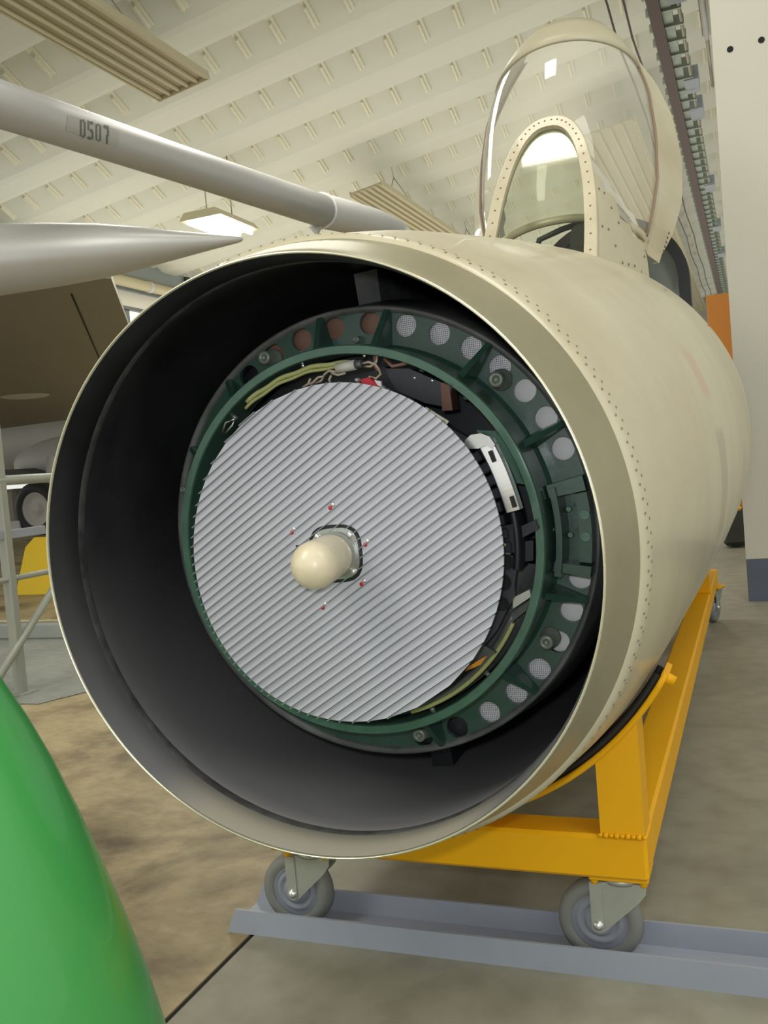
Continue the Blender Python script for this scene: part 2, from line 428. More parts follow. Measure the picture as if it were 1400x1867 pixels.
# upper side wall over an open bay: blue-grey steel band, cream duct, panel and lit glazing
wl = MB().box((-9.42, 9.5, 3.86), (-9.32, 34, 4.12)).build('wall_left', 'wallb'); tag(wl, kind='structure')
MB().box((-9.40, 9.5, 4.12), (-9.34, 34, 4.64)).build('steel_band', 'steelblue', wl)
MB().tube([(-9.22, 9.5, 4.24), (-9.22, 34, 4.24)], .085, 14).build('duct_pipe', 'heater', wl)
MB().box((-9.34, 9.5, 4.36), (-9.30, 34, 4.40)).build('steel_flange', 'wing', wl)
for k in range(18):
    MB().tube([(-9.22, 10+1.1*k, 4.24), (-9.22, 10.08+1.1*k, 4.24)], .095, 14).build('duct_clip', 'belly', wl)
    if k % 3 == 1: MB().box((-9.36, 10.2+1.1*k, 4.12), (-9.28, 10.45+1.1*k, 4.62)).build('steel_bracket', 'coam', wl)
    MB().box((-9.40, 9.55+1.1*k, 3.30), (-9.37, 10.6+1.1*k, 3.84)).build('pane', 'whitelit', wl)
    MB().box((-9.38, 10.58+1.1*k, 3.30), (-9.33, 10.68+1.1*k, 3.86)).build('mullion', 'coam', wl)
MB().box((-9.42, 9.5, 3.82), (-9.30, 34, 3.87)).build('window_sill', 'coam', wl)
MB().box((-9.40, 9.5, 3.52), (-9.33, 34, 3.57)).build('glazing_bar', 'coam', wl)
MB().box((-9.42, 9.5, 3.22), (-9.32, 34, 3.30)).build('lintel_beam', 'belly', wl)
# pale partition on the right, with blue-grey base and two bolt holes
pw = MB().box((-.077, 5.60, .24), (8.0, 5.75, 5.6)).build('wall_right', 'wallw'); tag(pw, kind='structure')
MB().box((-.077, 5.595, 0), (8.0, 5.75, .24)).build('base_band', 'blueb', pw)
for (px, py) in ((1331, 90), (1388, 73)):
    q = at(px, py, 1, 5.6)
    MB().tube([q+Vector((0, .004, 0)), q+Vector((0, -.003, 0))], .017, 12).build('bolt_hole', 'dark', pw)
hb = MB()
MB().box((.03, 5.585, 5.02), (.9, 5.60, 5.05)).build('wall_batten', 'wallw', pw)

# ================================================================= NOSE SECTION
AX = Vector((-.0075, .999, .0438)).normalized()
C0 = Vector((-.6406, 1.2225, .803))
UX = Vector((1, .0075, 0)); UX = (UX-AX*UX.dot(AX)).normalized(); UZ = UX.cross(AX)
W3 = Matrix((UX, AX, UZ))                           # world -> local
nose = empty('aircraft_nose_section')
nose.matrix_world = Matrix.Translation(C0) @ W3.transposed().to_4x4()
tag(nose, 'cream jet aircraft nose section with open round intake, resting on yellow wheeled cart', 'aircraft')
EL = W3 @ (EYE-C0)
def L(px, py, t):
    d = W3 @ ray(px, py); return EL+d*((t-EL.y)/d.y)
KT = [0, .012, .12, .3, .6, 1., 1.6, 2.4, 2.9, 3.9]
KR = [.450, .4565, .486, .525, .549, .575, .612, .650, .655, .655]
def interp(x, a, b_):
    if x <= a[0]: return b_[0]
    for i in range(len(a)-1):
        if x <= a[i+1]:
            u = (x-a[i])/(a[i+1]-a[i]); return b_[i]+(b_[i+1]-b_[i])*u
    return b_[-1]
def smoothR(t):
    if t < .13: return interp(t, KT, KR)
    return sum(interp(max(.12, t+k*.05), KT, KR) for k in (-2, -1, 0, 1, 2))/5
def lift(t): return interp(t, [0, .3, .6, 1, 1.6, 2.2, 2.8, 3.9], [0, 0, .01, .03, .05, .06, .06, .06])
def SP(t, phi, ex=0.):
    """point of the outer skin, phi in degrees from the top, clockwise seen from the front"""
    a = math.radians(phi); r = smoothR(t)+ex; c = math.cos(a)
    z = r*c+.0125*t
    if c > 0: z += lift(t)*c
    return Vector((r*math.sin(a), t, z))
NPH = 144
# lip band (bare metal)
lb = MB()
rows = []
for (r, t) in [(.4495, .004), (.450, 0.0), (.4515, -.0008), (.4535, .002)]:
    rows.append([Vector((r*math.sin(2*PI*k/NPH), t, r*math.cos(2*PI*k/NPH))) for k in range(NPH+1)])
lb.grid(rows); lb.build('lip_edge', 'edge', nose)
lb = MB(); rows = []
for t in (.002, .012, .03, .06, .09, .118):
    rows.append([SP(max(t, .0), 360*k/NPH) for k in range(NPH+1)])
lb.grid(rows); tag(lb.build('lip_band', 'lip', nose), 'bare metal leading band of the intake lip')
# outer skin with a cockpit opening
sk = MB()
ts = [.118, .1195, .13, .16, .2, .25, .3, .36, .45, .55, .65, .75, .85, .95, 1.05, 1.15, 1.25, 1.4, 1.55, 1.7, 1.85, 2.0, 2.15, 2.3, 2.5, 2.7, 2.9, 3.1, 3.3, 3.5, 3.7, 3.85]
rows = [[SP(t, 360*k/NPH-180, .0018 if t > .119 else 0) for k in range(NPH+1)] for t in ts]
vs = [p for r in rows for p in r]; fs = []; m_ = NPH+1
for i in range(len(ts)-1):
    for j in range(NPH):
        ph = 360*(j+.5)/NPH-180
        if 2.69 < (ts[i]+ts[i+1])/2 < 3.71 and abs(ph) < 26: continue
        fs.append((i*m_+j, i*m_+j+1, (i+1)*m_+j+1, (i+1)*m_+j))
sk.add(vs, fs, True)
skin = sk.build('fuselage_skin', 'skin', nose)
# rear bulkhead
bk_ = MB(); ring = [SP(3.85, 360*k/72) for k in range(72)]; bk_.add(ring, [tuple(range(72))]); bk_.build('rear_bulkhead', 'coam', nose)
# rivets (two rows) - hundreds of tiny flush heads
rv = MB()
for row, (t, o) in enumerate(((.131, 0), (.150, .5))):
    n = 150
    for k in range(n):
        ph = 360*(k+o)/n
        p = SP(t, ph, .0022); q1 = SP(t, ph+.35, .0022)-p; q2 = SP(t+.004, ph, .0022)-p
        q1 = q1.normalized()*.0022; q2 = q2.normalized()*.0034
        rv.add([p+q1*math.cos(a)+q2*math.sin(a) for a in [i*PI/3 for i in range(6)]], [(0, 1, 2, 3, 4, 5)])
tag(rv.build('rivet_rows', 'rivet', nose), 'double row of small flush rivets', kind='stuff')
# duct
dp = [(.4492, .004), (.447, .03), (.4485, .075), (.4515, .079), (.4515, .085), (.450, .09), (.458, .14), (.470, .22), (.484, .32), (.496, .45), (.505, .7), (.51, 1.1), (.51, 1.5)]
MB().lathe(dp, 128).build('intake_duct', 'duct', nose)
MB().lathe([(.51, 1.5), (.0, 1.5)], 64).build('duct_end_plate', 'black', nose)
# strut from duct roof to the drum
def strut(phi, w_, t0, t1, m='dgray'):
    mt = Rax('Y', math.radians(phi))
    s = MB(); s.prism([(-w_, .40), (w_, .40), (w_*1.1, .49), (-w_*1.1, .49)], t0, t1, mt)
    return s.build('duct_strut', m, nose)
strut(-3, .022, .48, .95); strut(95, .02, .55, .95, 'black'); strut(176, .02, .48, .95, 'black')

MB().lathe([(.4508, .074), (.4488, .077), (.4488, .092), (.4508, .096)], 128).build('duct_joint_band', 'jband', nose)
# --- drum + casting ring
MB().lathe([(.392, .318), (.400, .309), (.4035, .312), (.412, .40), (.428, .47), (.425, .49), (.40, .50), (.40, .34), (.395, .325)], 128).build('ring_drum', 'dgray', nose)
MB().lathe([(.428, .47), (.43, .8), (.40, 1.5)], 96).build('centre_body', 'black', nose)
ring_o = MB()
# face plate with holes: one cell per hole
holes = [-34.5, -24.7, -15.2, -5.0, 5.6, 15.6, 25.2, 34.6, 43.7, 52.6, 61.4, 70.3, 104.0, 113.0, 122.0, 131.3, 140.7, 150.2, 160.5, 171.0]
RI, RO, RH, HR = .328, .399, .374, .0198
TF = .318
def cell(a0, a1, ha, hr, rh):
    """quad-ish annular cell with a round hole; returns into ring_o"""
    N = 32; outer = []; inner = []; hc = Vector((rh*math.sin(ha), 0, rh*math.cos(ha)))
    def onb(a, r): return Vector((r*math.sin(a), 0, r*math.cos(a)))
    bd = []
    k = N//4
    for i in range(k): bd.append(onb(a0+(a1-a0)*i/k, RI))
    for i in range(k): bd.append(onb(a1, RI+(RO-RI)*i/k))
    for i in range(k): bd.append(onb(a1-(a1-a0)*i/k, RO))
    for i in range(k): bd.append(onb(a0, RO-(RO-RI)*i/k))
    for p in bd:
        d = (p-hc).normalized(); inner.append(hc+d*hr)
    A = [p+Vector((0, TF, 0)) for p in bd]; B = [p+Vector((0, TF, 0)) for p in inner]; C = [p+Vector((0, TF+.010, 0)) for p in inner]
    n = len(bd); ring_o.add(A+B+C, [(i, (i+1) % n, (i+1) % n+n, i+n) for i in range(n)]+[(i+n, (i+1) % n+n, (i+1) % n+2*n, i+2*n) for i in range(n)])
def plain(a0, a1):
    n = max(1, int(abs(a1-a0)/.04)); ring_o.grid([[Vector((r*math.sin(a0+(a1-a0)*i/n), TF, r*math.cos(a0+(a1-a0)*i/n))) for i in range(n+1)] for r in (RI, RO)], smooth=False)
R_ = math.radians
prev = None
bounds = []
for i, h in enumerate(holes):
    lo = h-4.6 if i == 0 or h-holes[i-1] > 15 else (h+holes[i-1])/2
    hi = h+4.6 if i == len(holes)-1 or holes[i+1]-h > 15 else (h+holes[i+1])/2
    bounds.append((lo, hi)); cell(R_(lo), R_(hi), R_(h), HR, RH)
for a, b_ in ((bounds[-1][1], 360+bounds[0][0]),): plain(R_(a), R_(b_))
plain(R_(bounds[11][1]), R_(bounds[12][0]))
face = ring_o.build('mounting_ring', 'green', nose)
tag(face, 'dark green cast mounting ring with round lightening holes')
# sloping inner cone + front collar
MB().lathe([(.324, .300), (.330, .306), (.338, .318)], 96).build('ring_step', 'green', face)
col_ = MB(); col_.lathe([(.3305, .213), (.3325, .216), (.3335, .30), (.3185, .30), (.3165, .216), (.318, .213)], 128, smooth=False, close=True)
col_.build('front_collar', 'green2', face)
# gussets
def gusset(phi, w_, h, m='green'):
    w_ = .0065
    mt = Rax('Y', R_(phi)); s = MB()
    # triangular web standing on the face plate, tall at the collar
    vs = [Vector((x*k_, y, z)) for x in (-w_, w_) for (y, z, k_) in ((.314, .332, 1.9), (.318-h, .332, .9), (.306, .396, .6), (.318, .396, 1.0))]
    s.add([mt @ p for p in vs], [(0, 1, 2, 3), (7, 6, 5, 4), (0, 4, 5, 1), (1, 5, 6, 2), (2, 6, 7, 3), (3, 7, 4, 0)])
    return s.build('gusset', m, face)
for ph in (-8, 10.5, 38.5, 65.0, -40, -62, 109, 136, 166): gusset(ph, .0045, .06)
# heavy cast blocks on the right side (pocketed)
def arcblock(name, p0, p1, r0, r1, t0, t1, m='green'):
    s = MB(); n = max(2, int((p1-p0)/2.5)); rows = []
    for (r, t) in ((r0, t1), (r0+.002, t0), (r1-.002, t0), (r1, t1)):
        rows.append([Vector((r*math.sin(R_(p0+(p1-p0)*i/n)), t, r*math.cos(R_(p0+(p1-p0)*i/n)))) for i in range(n+1)])
    s.grid(rows, smooth=False)
    for e in (0, n): s.add([rw[e] for rw in rows], [(0, 1, 2, 3)])
    return s.build(name, m, face)
arcblock('casting_rail', 79, 103, .338, .352, .262, .318, 'green')
arcblock('casting_pocket_wall', 78, 81.5, .334, .398, .272, .318, 'green')
arcblock('casting_pocket_wall', 99.5, 102, .334, .398, .272, .318, 'green')
arcblock('casting_pad', 82, 99, .372, .396, .285, .318, 'green')
for (px, py, r) in ((1037, 928, .004), (1066, 938, .008), (1040, 975, .004), (1068, 978, .008), (1008, 965, .003)):
    p = L(px, py, .284); MB().tube([p+Vector((0, .01, 0)), p-Vector((0, .003, 0))], r, 12).build('casting_stud', 'green2', face)
# big socket bolts
def sbolt(px, py, t, r):
    p = L(px, py, t); s = MB(); mt = T(*p)
    s.lathe([(0, .006), (r*.35, .006), (r*.38, 0), (r*.85, 0), (r, .003), (r, .032), (r*1.35, .034), (r*1.4, .042)], 20, mt)
    return s.build('socket_bolt', 'bolt', face)
for (px, py, t, r) in ((903, 692, .275, .0135), (995, 1172, .275, .0125), (763, 1342, .285, .0125), (480, 652, .285, .0125)): sbolt(px, py, t, r)
for (px, py) in ((648, 619), (332, 893)): sbolt(px, py, .300, .0065)
# small pins round the collar (inside)
for ph in (-42, -30, -12, 9, 28, 44, 58, 73, 93, 112, 138, 160, 182):
    mt = Rax('Y', R_(ph)); s = MB(); s.tube([mt @ Vector((0, .245, .322)), mt @ Vector((0, .245, .309))], .0045, 10)
    s.build('collar_pin', 'bolt' if ph not in (-12, 9) else 'steel', face)
# gauze behind the holes, white bay lining on the right
def annulus(name, r0, r1, t, p0, p1, m):
    s = MB(); n = int((p1-p0)/3)+1
    s.grid([[Vector((r*math.sin(R_(p0+(p1-p0)*i/n)), t, r*math.cos(R_(p0+(p1-p0)*i/n)))) for i in range(n+1)] for r in (r0, r1)], smooth=False)
    return s.build(name, m, nose)
annulus('wire_gauze', .335, .398, .338, 10, 48, 'gauze')
annulus('wire_gauze', .335, .398, .338, 126, 157, 'gauze')
annulus('bay_lining', .335, .398, .350, 48, 126, 'white')
annulus('bay_lining', .335, .398, .342, -28, 10, 'copperw')
annulus('bay_lining', .335, .398, .345, 157, 180, 'char')
annulus('bay_lining', .335, .398, .360, -180, -28, 'black')

# --- antenna disc
DN = Vector((.0174, .9978, -.0637)).normalized()       # disc axis in nose coordinates (slight tilt)
DX = Vector((1, 0, 0)); DX = (DX-DN*DX.dot(DN)).normalized(); DZ = DX.cross(DN)
DC = Vector((.019, .121, -.002))
DM = Matrix((DX, DN, DZ)).transposed().to_4x4(); DM.translation = DC
RD = .2705
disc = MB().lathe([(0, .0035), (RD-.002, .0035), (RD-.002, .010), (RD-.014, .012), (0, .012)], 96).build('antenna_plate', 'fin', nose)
disc.matrix_local = DM
tag(disc, 'round light grey radar antenna plate covered in parallel ribs')
pit = .01275; sang = R_(32.0)            # rib direction
ns = int(2*RD/pit)+1
cs, sn = math.cos(-sang), math.sin(-sang)
rotS = Matrix.Rotation(-sang, 4, 'Y')
HOLE = .048
for i in range(ns):
    v0 = -RD+i*pit+.002; v1 = min(v0+pit-.0022, RD-.0005)
    if v1 <= v0+.002: continue
    def hw(v): return math.sqrt(max(RD*RD-v*v, 1e-6))
    a0, a1 = hw(v0), hw(v1)
    if a0 < .005: a0 = a1*.6
    if a1 < .005: a1 = a0*.6
    s = MB()
    am = hw((v0+v1)/2)
    # flat strip with a clipped end, plus thin raised fin on its upper edge
    segs = [(-1, 1)]; fins = MB()
    vm = (v0+v1)/2
    if abs(vm) < .030: segs = [(-1, -.030/max(am, .03)), (.034/am, 1)]
    for (u0, u1) in segs:
        x00 = u0*a0 if abs(u0) == 1 else u0*am; x01 = u0*a1 if abs(u0) == 1 else u0*am
        x10 = u1*a0 if abs(u1) == 1 else u1*am; x11 = u1*a1 if abs(u1) == 1 else u1*am
        s.add([Vector(p) for p in ((x00, 0, v0), (x10, 0, v0), (x11, 0, v1), (x01, 0, v1), (x00, .004, v0), (x10, .004, v0), (x11, .004, v1), (x01, .004, v1))],
              [(0, 1, 2, 3), (4, 7, 6, 5), (0, 4, 5, 1), (1, 5, 6, 2), (2, 6, 7, 3), (3, 7, 4, 0)])
        e = .0035 if abs(u0) == 1 else 0; e2 = 0
        fins.box((x01-e, -.0042, v1-.0002), (x11+e2, .0035, v1+.0011))
    o = s.build('antenna_strip', 'disc', disc); o.matrix_local = rotS
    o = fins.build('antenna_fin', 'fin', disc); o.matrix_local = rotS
# feed dome
ND = Vector((.2, -.93, -.10))
dm = MB()
fd = MB()
fw = .041
pts = []
for k in range(32):
    a = 2*PI*k/32; c_, s_ = math.cos(a), math.sin(a)
    q = (abs(c_)**3.2+abs(s_)**3.2)**(-1/3.2); pts.append((fw*q*c_, fw*q*s_))
fd.prism(pts, -.004, .002); fb_ = fd.build('feed_flange', 'steel', disc); fb_.matrix_local = T(-.003, 0, .0) @ Rax('Y', R_(-2))
MB().prism([(x*1.13, z*1.13) for x, z in pts], -.0005, .003).build('feed_gasket', 'black', disc).matrix_local = T(-.004, 0, 0)
for (x, z) in ((.029, .029), (-.029, .029), (.029, -.029), (-.029, -.029)):
    MB().lathe([(0, -.0085), (.004, -.0085), (.0048, -.0065), (.0048, -.004)], 12, T(x-.003, 0, z)).build('flange_screw', 'chrome', disc)
tilt = Rax('Z', R_(3)) @ Rax('X', R_(6))
dp = [(.036, -.003), (.037, -.006), (.037, -.012), (.0345, -.013), (.0345, -.016)]
MB().lathe(dp, 32, tilt).build('feed_collar', 'galv', disc).location = (-.004, 0, 0)
prof = [(.0338, -.012), (.0355, -.03), (.0370, -.086)]+[(.0370*math.cos(a), -.086-.036*math.sin(a)) for a in [k*PI/2/10 for k in range(1, 11)]]
dome = MB().lathe(prof, 40, tilt).build('feed_dome', 'dome', disc); dome.location = (-.004, 0, 0)
dome['label'] = 'cream rounded plastic feed dome'
# square cut-outs either side, red-marked screws
def dl(px, py, h=0.):
    """photo point -> disc coordinates on its face"""
    p = L(px, py, DC.y); q = DM.inverted() @ p
    d = (DM.inverted().to_3x3() @ (p-EL)).normalized(); return q-d*((q.y-h)/d.y)
q = dl(650, 1022); MB().box((q.x-.009, -.0012, q.z-.010), (q.x+.009, .003, q.z+.010)).build('cut_out', 'black', disc)
q = dl(546, 998); MB().box((q.x-.006, -.0012, q.z-.005), (q.x+.006, .003, q.z+.004)).build('cut_out', 'black', disc)
for (px, py) in ((603, 923), (533, 968), (667, 990), (660, 1062), (590, 1105)):
    q = dl(px+3, py-2); MB().lathe([(0, -.0025), (.003, -.0022), (.004, 0)], 12, T(q.x+.001, 0, q.z+.001)).build('plate_screw', 'chrome', disc)
    q = dl(px-1, py+3); MB().lathe([(0, -.0014), (.0032, -.001), (.0036, 0)], 10, T(q.x, 0, q.z)).build('red_mark', 'red', disc)

# --- radar innards between disc and collar
inn = MB().lathe([(.19, .135), (.235, .16), (.245, .24), (.25, .30), (.18, .31)], 64).build('radar_housing', 'char', nose)
tag(inn, 'dark radar electronics housing behind the antenna plate')
MB().lathe([(.318, .318), (.0, .318)], 48).build('housing_back', 'black', nose)
def poly3(name, pix, t, th, m, parent=None):
    """flat plate whose outline is given as photo points at local depth t, with real thickness"""
    ps = [L(px, py, t) for px, py in pix]
    s = MB(); s.prism([(p.x, p.z) for p in ps], t, t+th); return s.build(name, m, parent or inn)
# black sloped cover at the top right
poly3('black_cover', [(700, 672), (745, 672), (806, 698), (812, 742), (775, 735), (722, 712)], .205, .05, 'char')
poly3('black_cover', [(640, 690), (700, 668), (745, 700), (760, 745), (650, 715)], .225, .05, 'black')
poly3('brown_bar', [(803, 697), (819, 703), (825, 748), (806, 749)], .195, .04, 'copper')
lab = poly3('terminal_strip', [(776, 742), (818, 768), (810, 780), (770, 756)], .165, .004, 'tan')
for (px, py) in ((781, 751), (807, 770)):
    p = L(px, py, .1645); MB().lathe([(0, -.003), (.004, -.003), (.0045, 0)], 12, T(*p)).build('terminal_screw', 'brass', lab)
poly3('mount_arm', [(762, 760), (790, 762), (856, 800), (850, 822), (800, 800)], .185, .02, 'char')
poly3('green_plate', [(868, 784), (906, 786), (960, 870), (962, 885), (940, 880), (900, 840)], .245, .006, 'green2')
# polished curved handle with knob
hp = [L(884, 806, .152), L(906, 850, .149), (L(923, 893, .149)), L(936, 932, .152)]
def ribbon(pts, w0, w1, th, n=16):
    # smooth ribbon through the points in the x-z plane
    P_ = [pts[0]]+pts+[pts[-1]]; c = []
    for i in range(1, len(P_)-2):
        for k in range(n//3):
            u = k/(n//3); p0, p1, p2, p3 = P_[i-1], P_[i], P_[i+1], P_[i+2]
            c.append(.5*((2*p1)+(p2-p0)*u+(2*p0-5*p1+4*p2-p3)*u*u+(3*p1-p0-3*p2+p3)*u**3))
    c.append(pts[-1]); rows = []
    for i, p in enumerate(c):
        d = (c[min(i+1, len(c)-1)]-c[max(i-1, 0)]); d.y = 0; d.normalize(); sd = Vector((d.z, 0, -d.x))
        wd = w0+(w1-w0)*i/(len(c)-1)
        rows.append([p-sd*wd+Vector((0, th, 0)), p-sd*wd+Vector((0, .002, 0)), p-sd*(wd-.002), p+sd*(wd-.002), p+sd*wd+Vector((0, .002, 0)), p+sd*wd+Vector((0, th, 0)), p-sd*wd+Vector((0, th, 0))])
    s = MB(); s.grid(rows, smooth=False)
    for e in (0, -1): s.add(rows[e][:6], [(0, 1, 2, 3, 4, 5)])
    return s
hn = ribbon(hp, .0125, .0120, .016).build('handle', 'chrome', inn); tag(hn, 'polished curved metal handle with two slots')
for (a, b_) in (((893, 822), (901, 842)), ((932, 905), (938, 925))):
    p, q = L(*a, .1475), L(*b_, .1475); s = MB(); d = (q-p).normalized(); sd = Vector((d.z, 0, -d.x))*.0032
    s.prism([((p-sd).x, (p-sd).z), ((p+sd).x, (p+sd).z), ((q+sd).x, (q+sd).z), ((q-sd).x, (q-sd).z)], .1468, .1500)
    s.build('handle_slot', 'dark', hn)
kn = poly3('handle_knob', [(843, 818), (848, 802), (858, 793), (876, 790), (892, 796), (902, 810), (900, 820), (885, 812), (872, 818)], .148, .02, 'steel', hn)
# finned black heat sink (ribbed arc between disc and handle)
for k in range(8):
    a = R_(62+k*4.4); r0, r1 = .248, .284+.004*math.sin(k); mt = Rax('Y', a)
    s = MB(); s.bbox((-.0085, .178, r0), (.0085, .225, r1), .002, mt); s.build('cooling_fin', 'char', inn)
MB().lathe([(.286, .19), (.290, .186), (.300, .19), (.300, .24)], 24, None, R_(58), R_(100)).build('heat_sink_rim', 'black', inn)
# blocks below the handle
poly3('connector_block', [(905, 962), (935, 955), (938, 1008), (908, 1004)], .185, .04, 'char')
poly3('connector_block', [(938, 965), (975, 948), (981, 965), (944, 985)], .20, .03, 'char')
poly3('connector_block', [(940, 990), (972, 985), (972, 1022), (940, 1026)], .215, .03, 'black')
poly3('small_relay', [(912, 992), (931, 994), (930, 1012), (908, 1008)], .180, .02, 'dgray')
for (px, py) in ((899, 978), (920, 993)):
    p = L(px, py, .179); MB().lathe([(0, -.003), (.0025, -.003), (.003, 0)], 10, T(*p)).build('brass_pin', 'brass', inn)
br = MB()
bpts = [(905, 1015), (945, 1012), (935, 1090), (905, 1150), (880, 1180), (870, 1165), (888, 1120), (898, 1070)]
brk = poly3('lightened_bracket', bpts, .19, .012, 'bracketg')
for (px, py, r) in ((922, 1025, .011), (917, 1062, .012), (915, 1101, .010)):
    p = L(px, py, .1895); s = MB(); s.lathe([(0, 0), (r, 0), (r+.0012, -.001), (r+.0018, .001)], 24, T(*p)); s.build('bracket_hole', 'dark', brk)
poly3('olive_link', [(935, 1090), (965, 1075), (968, 1088), (935, 1110)], .225, .01, 'tan')
poly3('grey_arm', [(930, 1120), (968, 1092), (970, 1105), (932, 1135)], .22, .012, 'dgray')
poly3('lower_tray', [(862, 1165), (905, 1190), (868, 1215), (830, 1222), (836, 1205)], .21, .01, 'dgray')
poly3('orange_tab', [(888, 1195), (876, 1212), (848, 1224), (855, 1214)], .205, .006, 'orangec')
# lower curved conduit and cables
def arc_tube(name, r, t, p0, p1, rad, m, wob=0.):
    pts = []
    n = 24
    for i in range(n+1):
        a = R_(p0+(p1-p0)*i/n); rr = r+wob*math.sin(i*.9); pts.append(Vector((rr*math.sin(a), t, rr*math.cos(a))))
    return MB().tube(pts, rad, 8).build(name, m, inn)
arc_tube('olive_cable', .302, .205, -32, 8, .0042, 'cable', .0012); arc_tube('olive_cable', .296, .207, -34, 6, .003, 'cable', .001)
arc_tube('lower_conduit', .303, .22, 118, 165, .004, 'cable'); arc_tube('lower_conduit', .297, .225, 116, 162, .006, 'dgray')
MB().lathe([(.255, .25), (.312, .25), (.316, .30)], 32, None, R_(100), R_(200)).build('lower_shelf', 'dgray', inn)
# wiring bundle at the top
MB().tube([L(614, 672, .19), L(648, 665, .19)], .0085, 14).build('capacitor', 'tan', inn)
MB().tube([L(648, 665, .19), L(660, 663, .19)], .0065, 14).build('cable_gland', 'dgray', inn)
def wires(seed, pts_list, r, m):
    for pl in pts_list:
        MB().tube([L(x, y, t) for x, y, t in pl], r, 7).build('wire', m, inn)
wires(1, [[(660, 663, .19), (672, 660, .185), (684, 664, .185), (690, 672, .19), (694, 682, .195), (686, 690, .195), (672, 687, .195)],
          [(664, 668, .195), (676, 668, .19), (686, 660, .19), (688, 648, .2)],
          [(612, 678, .19), (600, 676, .19), (592, 682, .195), (586, 694, .195), (572, 700, .2)],
          [(604, 684, .19), (600, 692, .19), (604, 702, .195)], [(590, 686, .19), (580, 688, .19), (570, 698, .19), (560, 702, .2)],
          [(566, 690, .195), (562, 700, .195), (552, 706, .2)], [(630, 680, .19), (616, 684, .19), (604, 680, .19)],
          [(655, 690, .195), (652, 698, .19), (662, 704, .19)]], .0021, 'wire')
wires(2, [[(700, 655, .215), (715, 668, .21), (735, 664, .22), (760, 655, .23)], [(683, 650, .2), (684, 668, .195), (690, 676, .195)]], .0032, 'copperw')
poly3('red_relay', [(655, 692), (672, 688), (692, 704), (690, 712), (668, 708)], .175, .02, 'red')
poly3('white_tab', [(682, 693), (694, 695), (695, 706), (688, 702)], .172, .006, 'white')
for (px, py) in ((652, 693), (698, 707), (706, 712)):
    p = L(px, py, .172); MB().lathe([(0, -.006), (.003, -.006), (.0036, .004)], 10, T(*p)).build('terminal_post', 'galv', inn)
for (px, py) in ((756, 689), (788, 694)):
    p = L(px, py, .204); MB().lathe([(0, -.002), (.0025, -.001), (.003, .001)], 8, T(*p)).build('cover_screw', 'chrome', inn)
# clip on the left rim of the disc
MB().tube([L(405, 788, .13), L(412, 770, .13), L(428, 765, .13), L(424, 775, .13), L(410, 790, .13)], .0018, 8).build('spring_clip', 'steel', inn)
# skin details
for (t, ph, l_, w2) in ((2.35, 55, .10, .008), (2.6, 50, .12, .006), (1.9, 42, .10, .004)):
    s = MB(); s.grid([[SP(t+l_*i/4, ph+d, .004) for i in range(5)] for d in (0, w2*60)], smooth=False); s.build('latch_slot', 'coam', nose)

# --- windscreen
def crest(t): return smoothR(t)+lift(t)+.0125*t
wsb = Vector((-.025, 2.18, crest(2.18)-.03)); wst = Vector((-.025, 2.70, crest(2.18)+.635))
vdir = (wst-wsb); LV = vdir.length; vdir.normalize(); ndir = Vector((1, 0, 0)).cross(vdir).normalized()
if ndir.y > 0: ndir = -ndir
def arch(hw_, hl, n=36, drop=.10):
    pts = []
    for i in range(n+1):
        a = PI*i/n; c_ = math.cos(a); s_ = math.sin(a)
        u = -hw_*math.copysign(abs(c_)**.80, c_); v = hl*s_**.92
        pts.append((u, v))
    return [(-hw_*1.0, -drop)]+pts+[(hw_*1.0, -drop)]
OU = arch(.215, LV); IN = arch(.168, LV-.065)
def W_(u, v, n=0.): return wsb+Vector((1, 0, 0))*u+vdir*v+ndir*n
fr = MB()
rows = [[W_(u, v, -.03) for u, v in OU], [W_(u, v, .006) for u, v in OU], [W_(u, v, .010) for u, v in [(a*.985, b_*.99) for a, b_ in OU]], [W_(u, v, .010) for u, v in IN], [W_(u, v, -.02) for u, v in IN]]
fr.grid(rows, smooth=False)
wsf = fr.build('windscreen_frame', 'frame', nose)
tag(wsf, 'riveted cream arch frame of the oval windscreen')
pane = MB(); ps = [W_(u, v, -.008) for u, v in IN]; pane.add(ps, [tuple(range(len(ps)))]); pane.build('windscreen_pane', 'pane', wsf)
sc_mesh = MB().lathe([(0, -.002), (.0035, -.001), (.004, .001)], 8).build('frame_screw', 'rivetl', wsf)
MID = arch(.191, LV-.030)
first = True
acc = 0
for i in range(1, len(MID)):
    for k in range(3 if i in (1, len(MID)-1) else 1):
        a = MID[i-1]; b_ = MID[i]; u = a[0]+(b_[0]-a[0])*(k+.5)/(3 if i in (1, len(MID)-1) else 1); v = a[1]+(b_[1]-a[1])*(k+.5)/(3 if i in (1, len(MID)-1) else 1)
        p = W_(u, v, .011)
        rm = Matrix((Vector((1, 0, 0)), -ndir, Vector((1, 0, 0)).cross(-ndir))).transposed().to_4x4(); rm.translation = p
        if first: sc_mesh.matrix_local = rm; first = False
        else: inst(sc_mesh, 'frame_screw', wsf, rm)
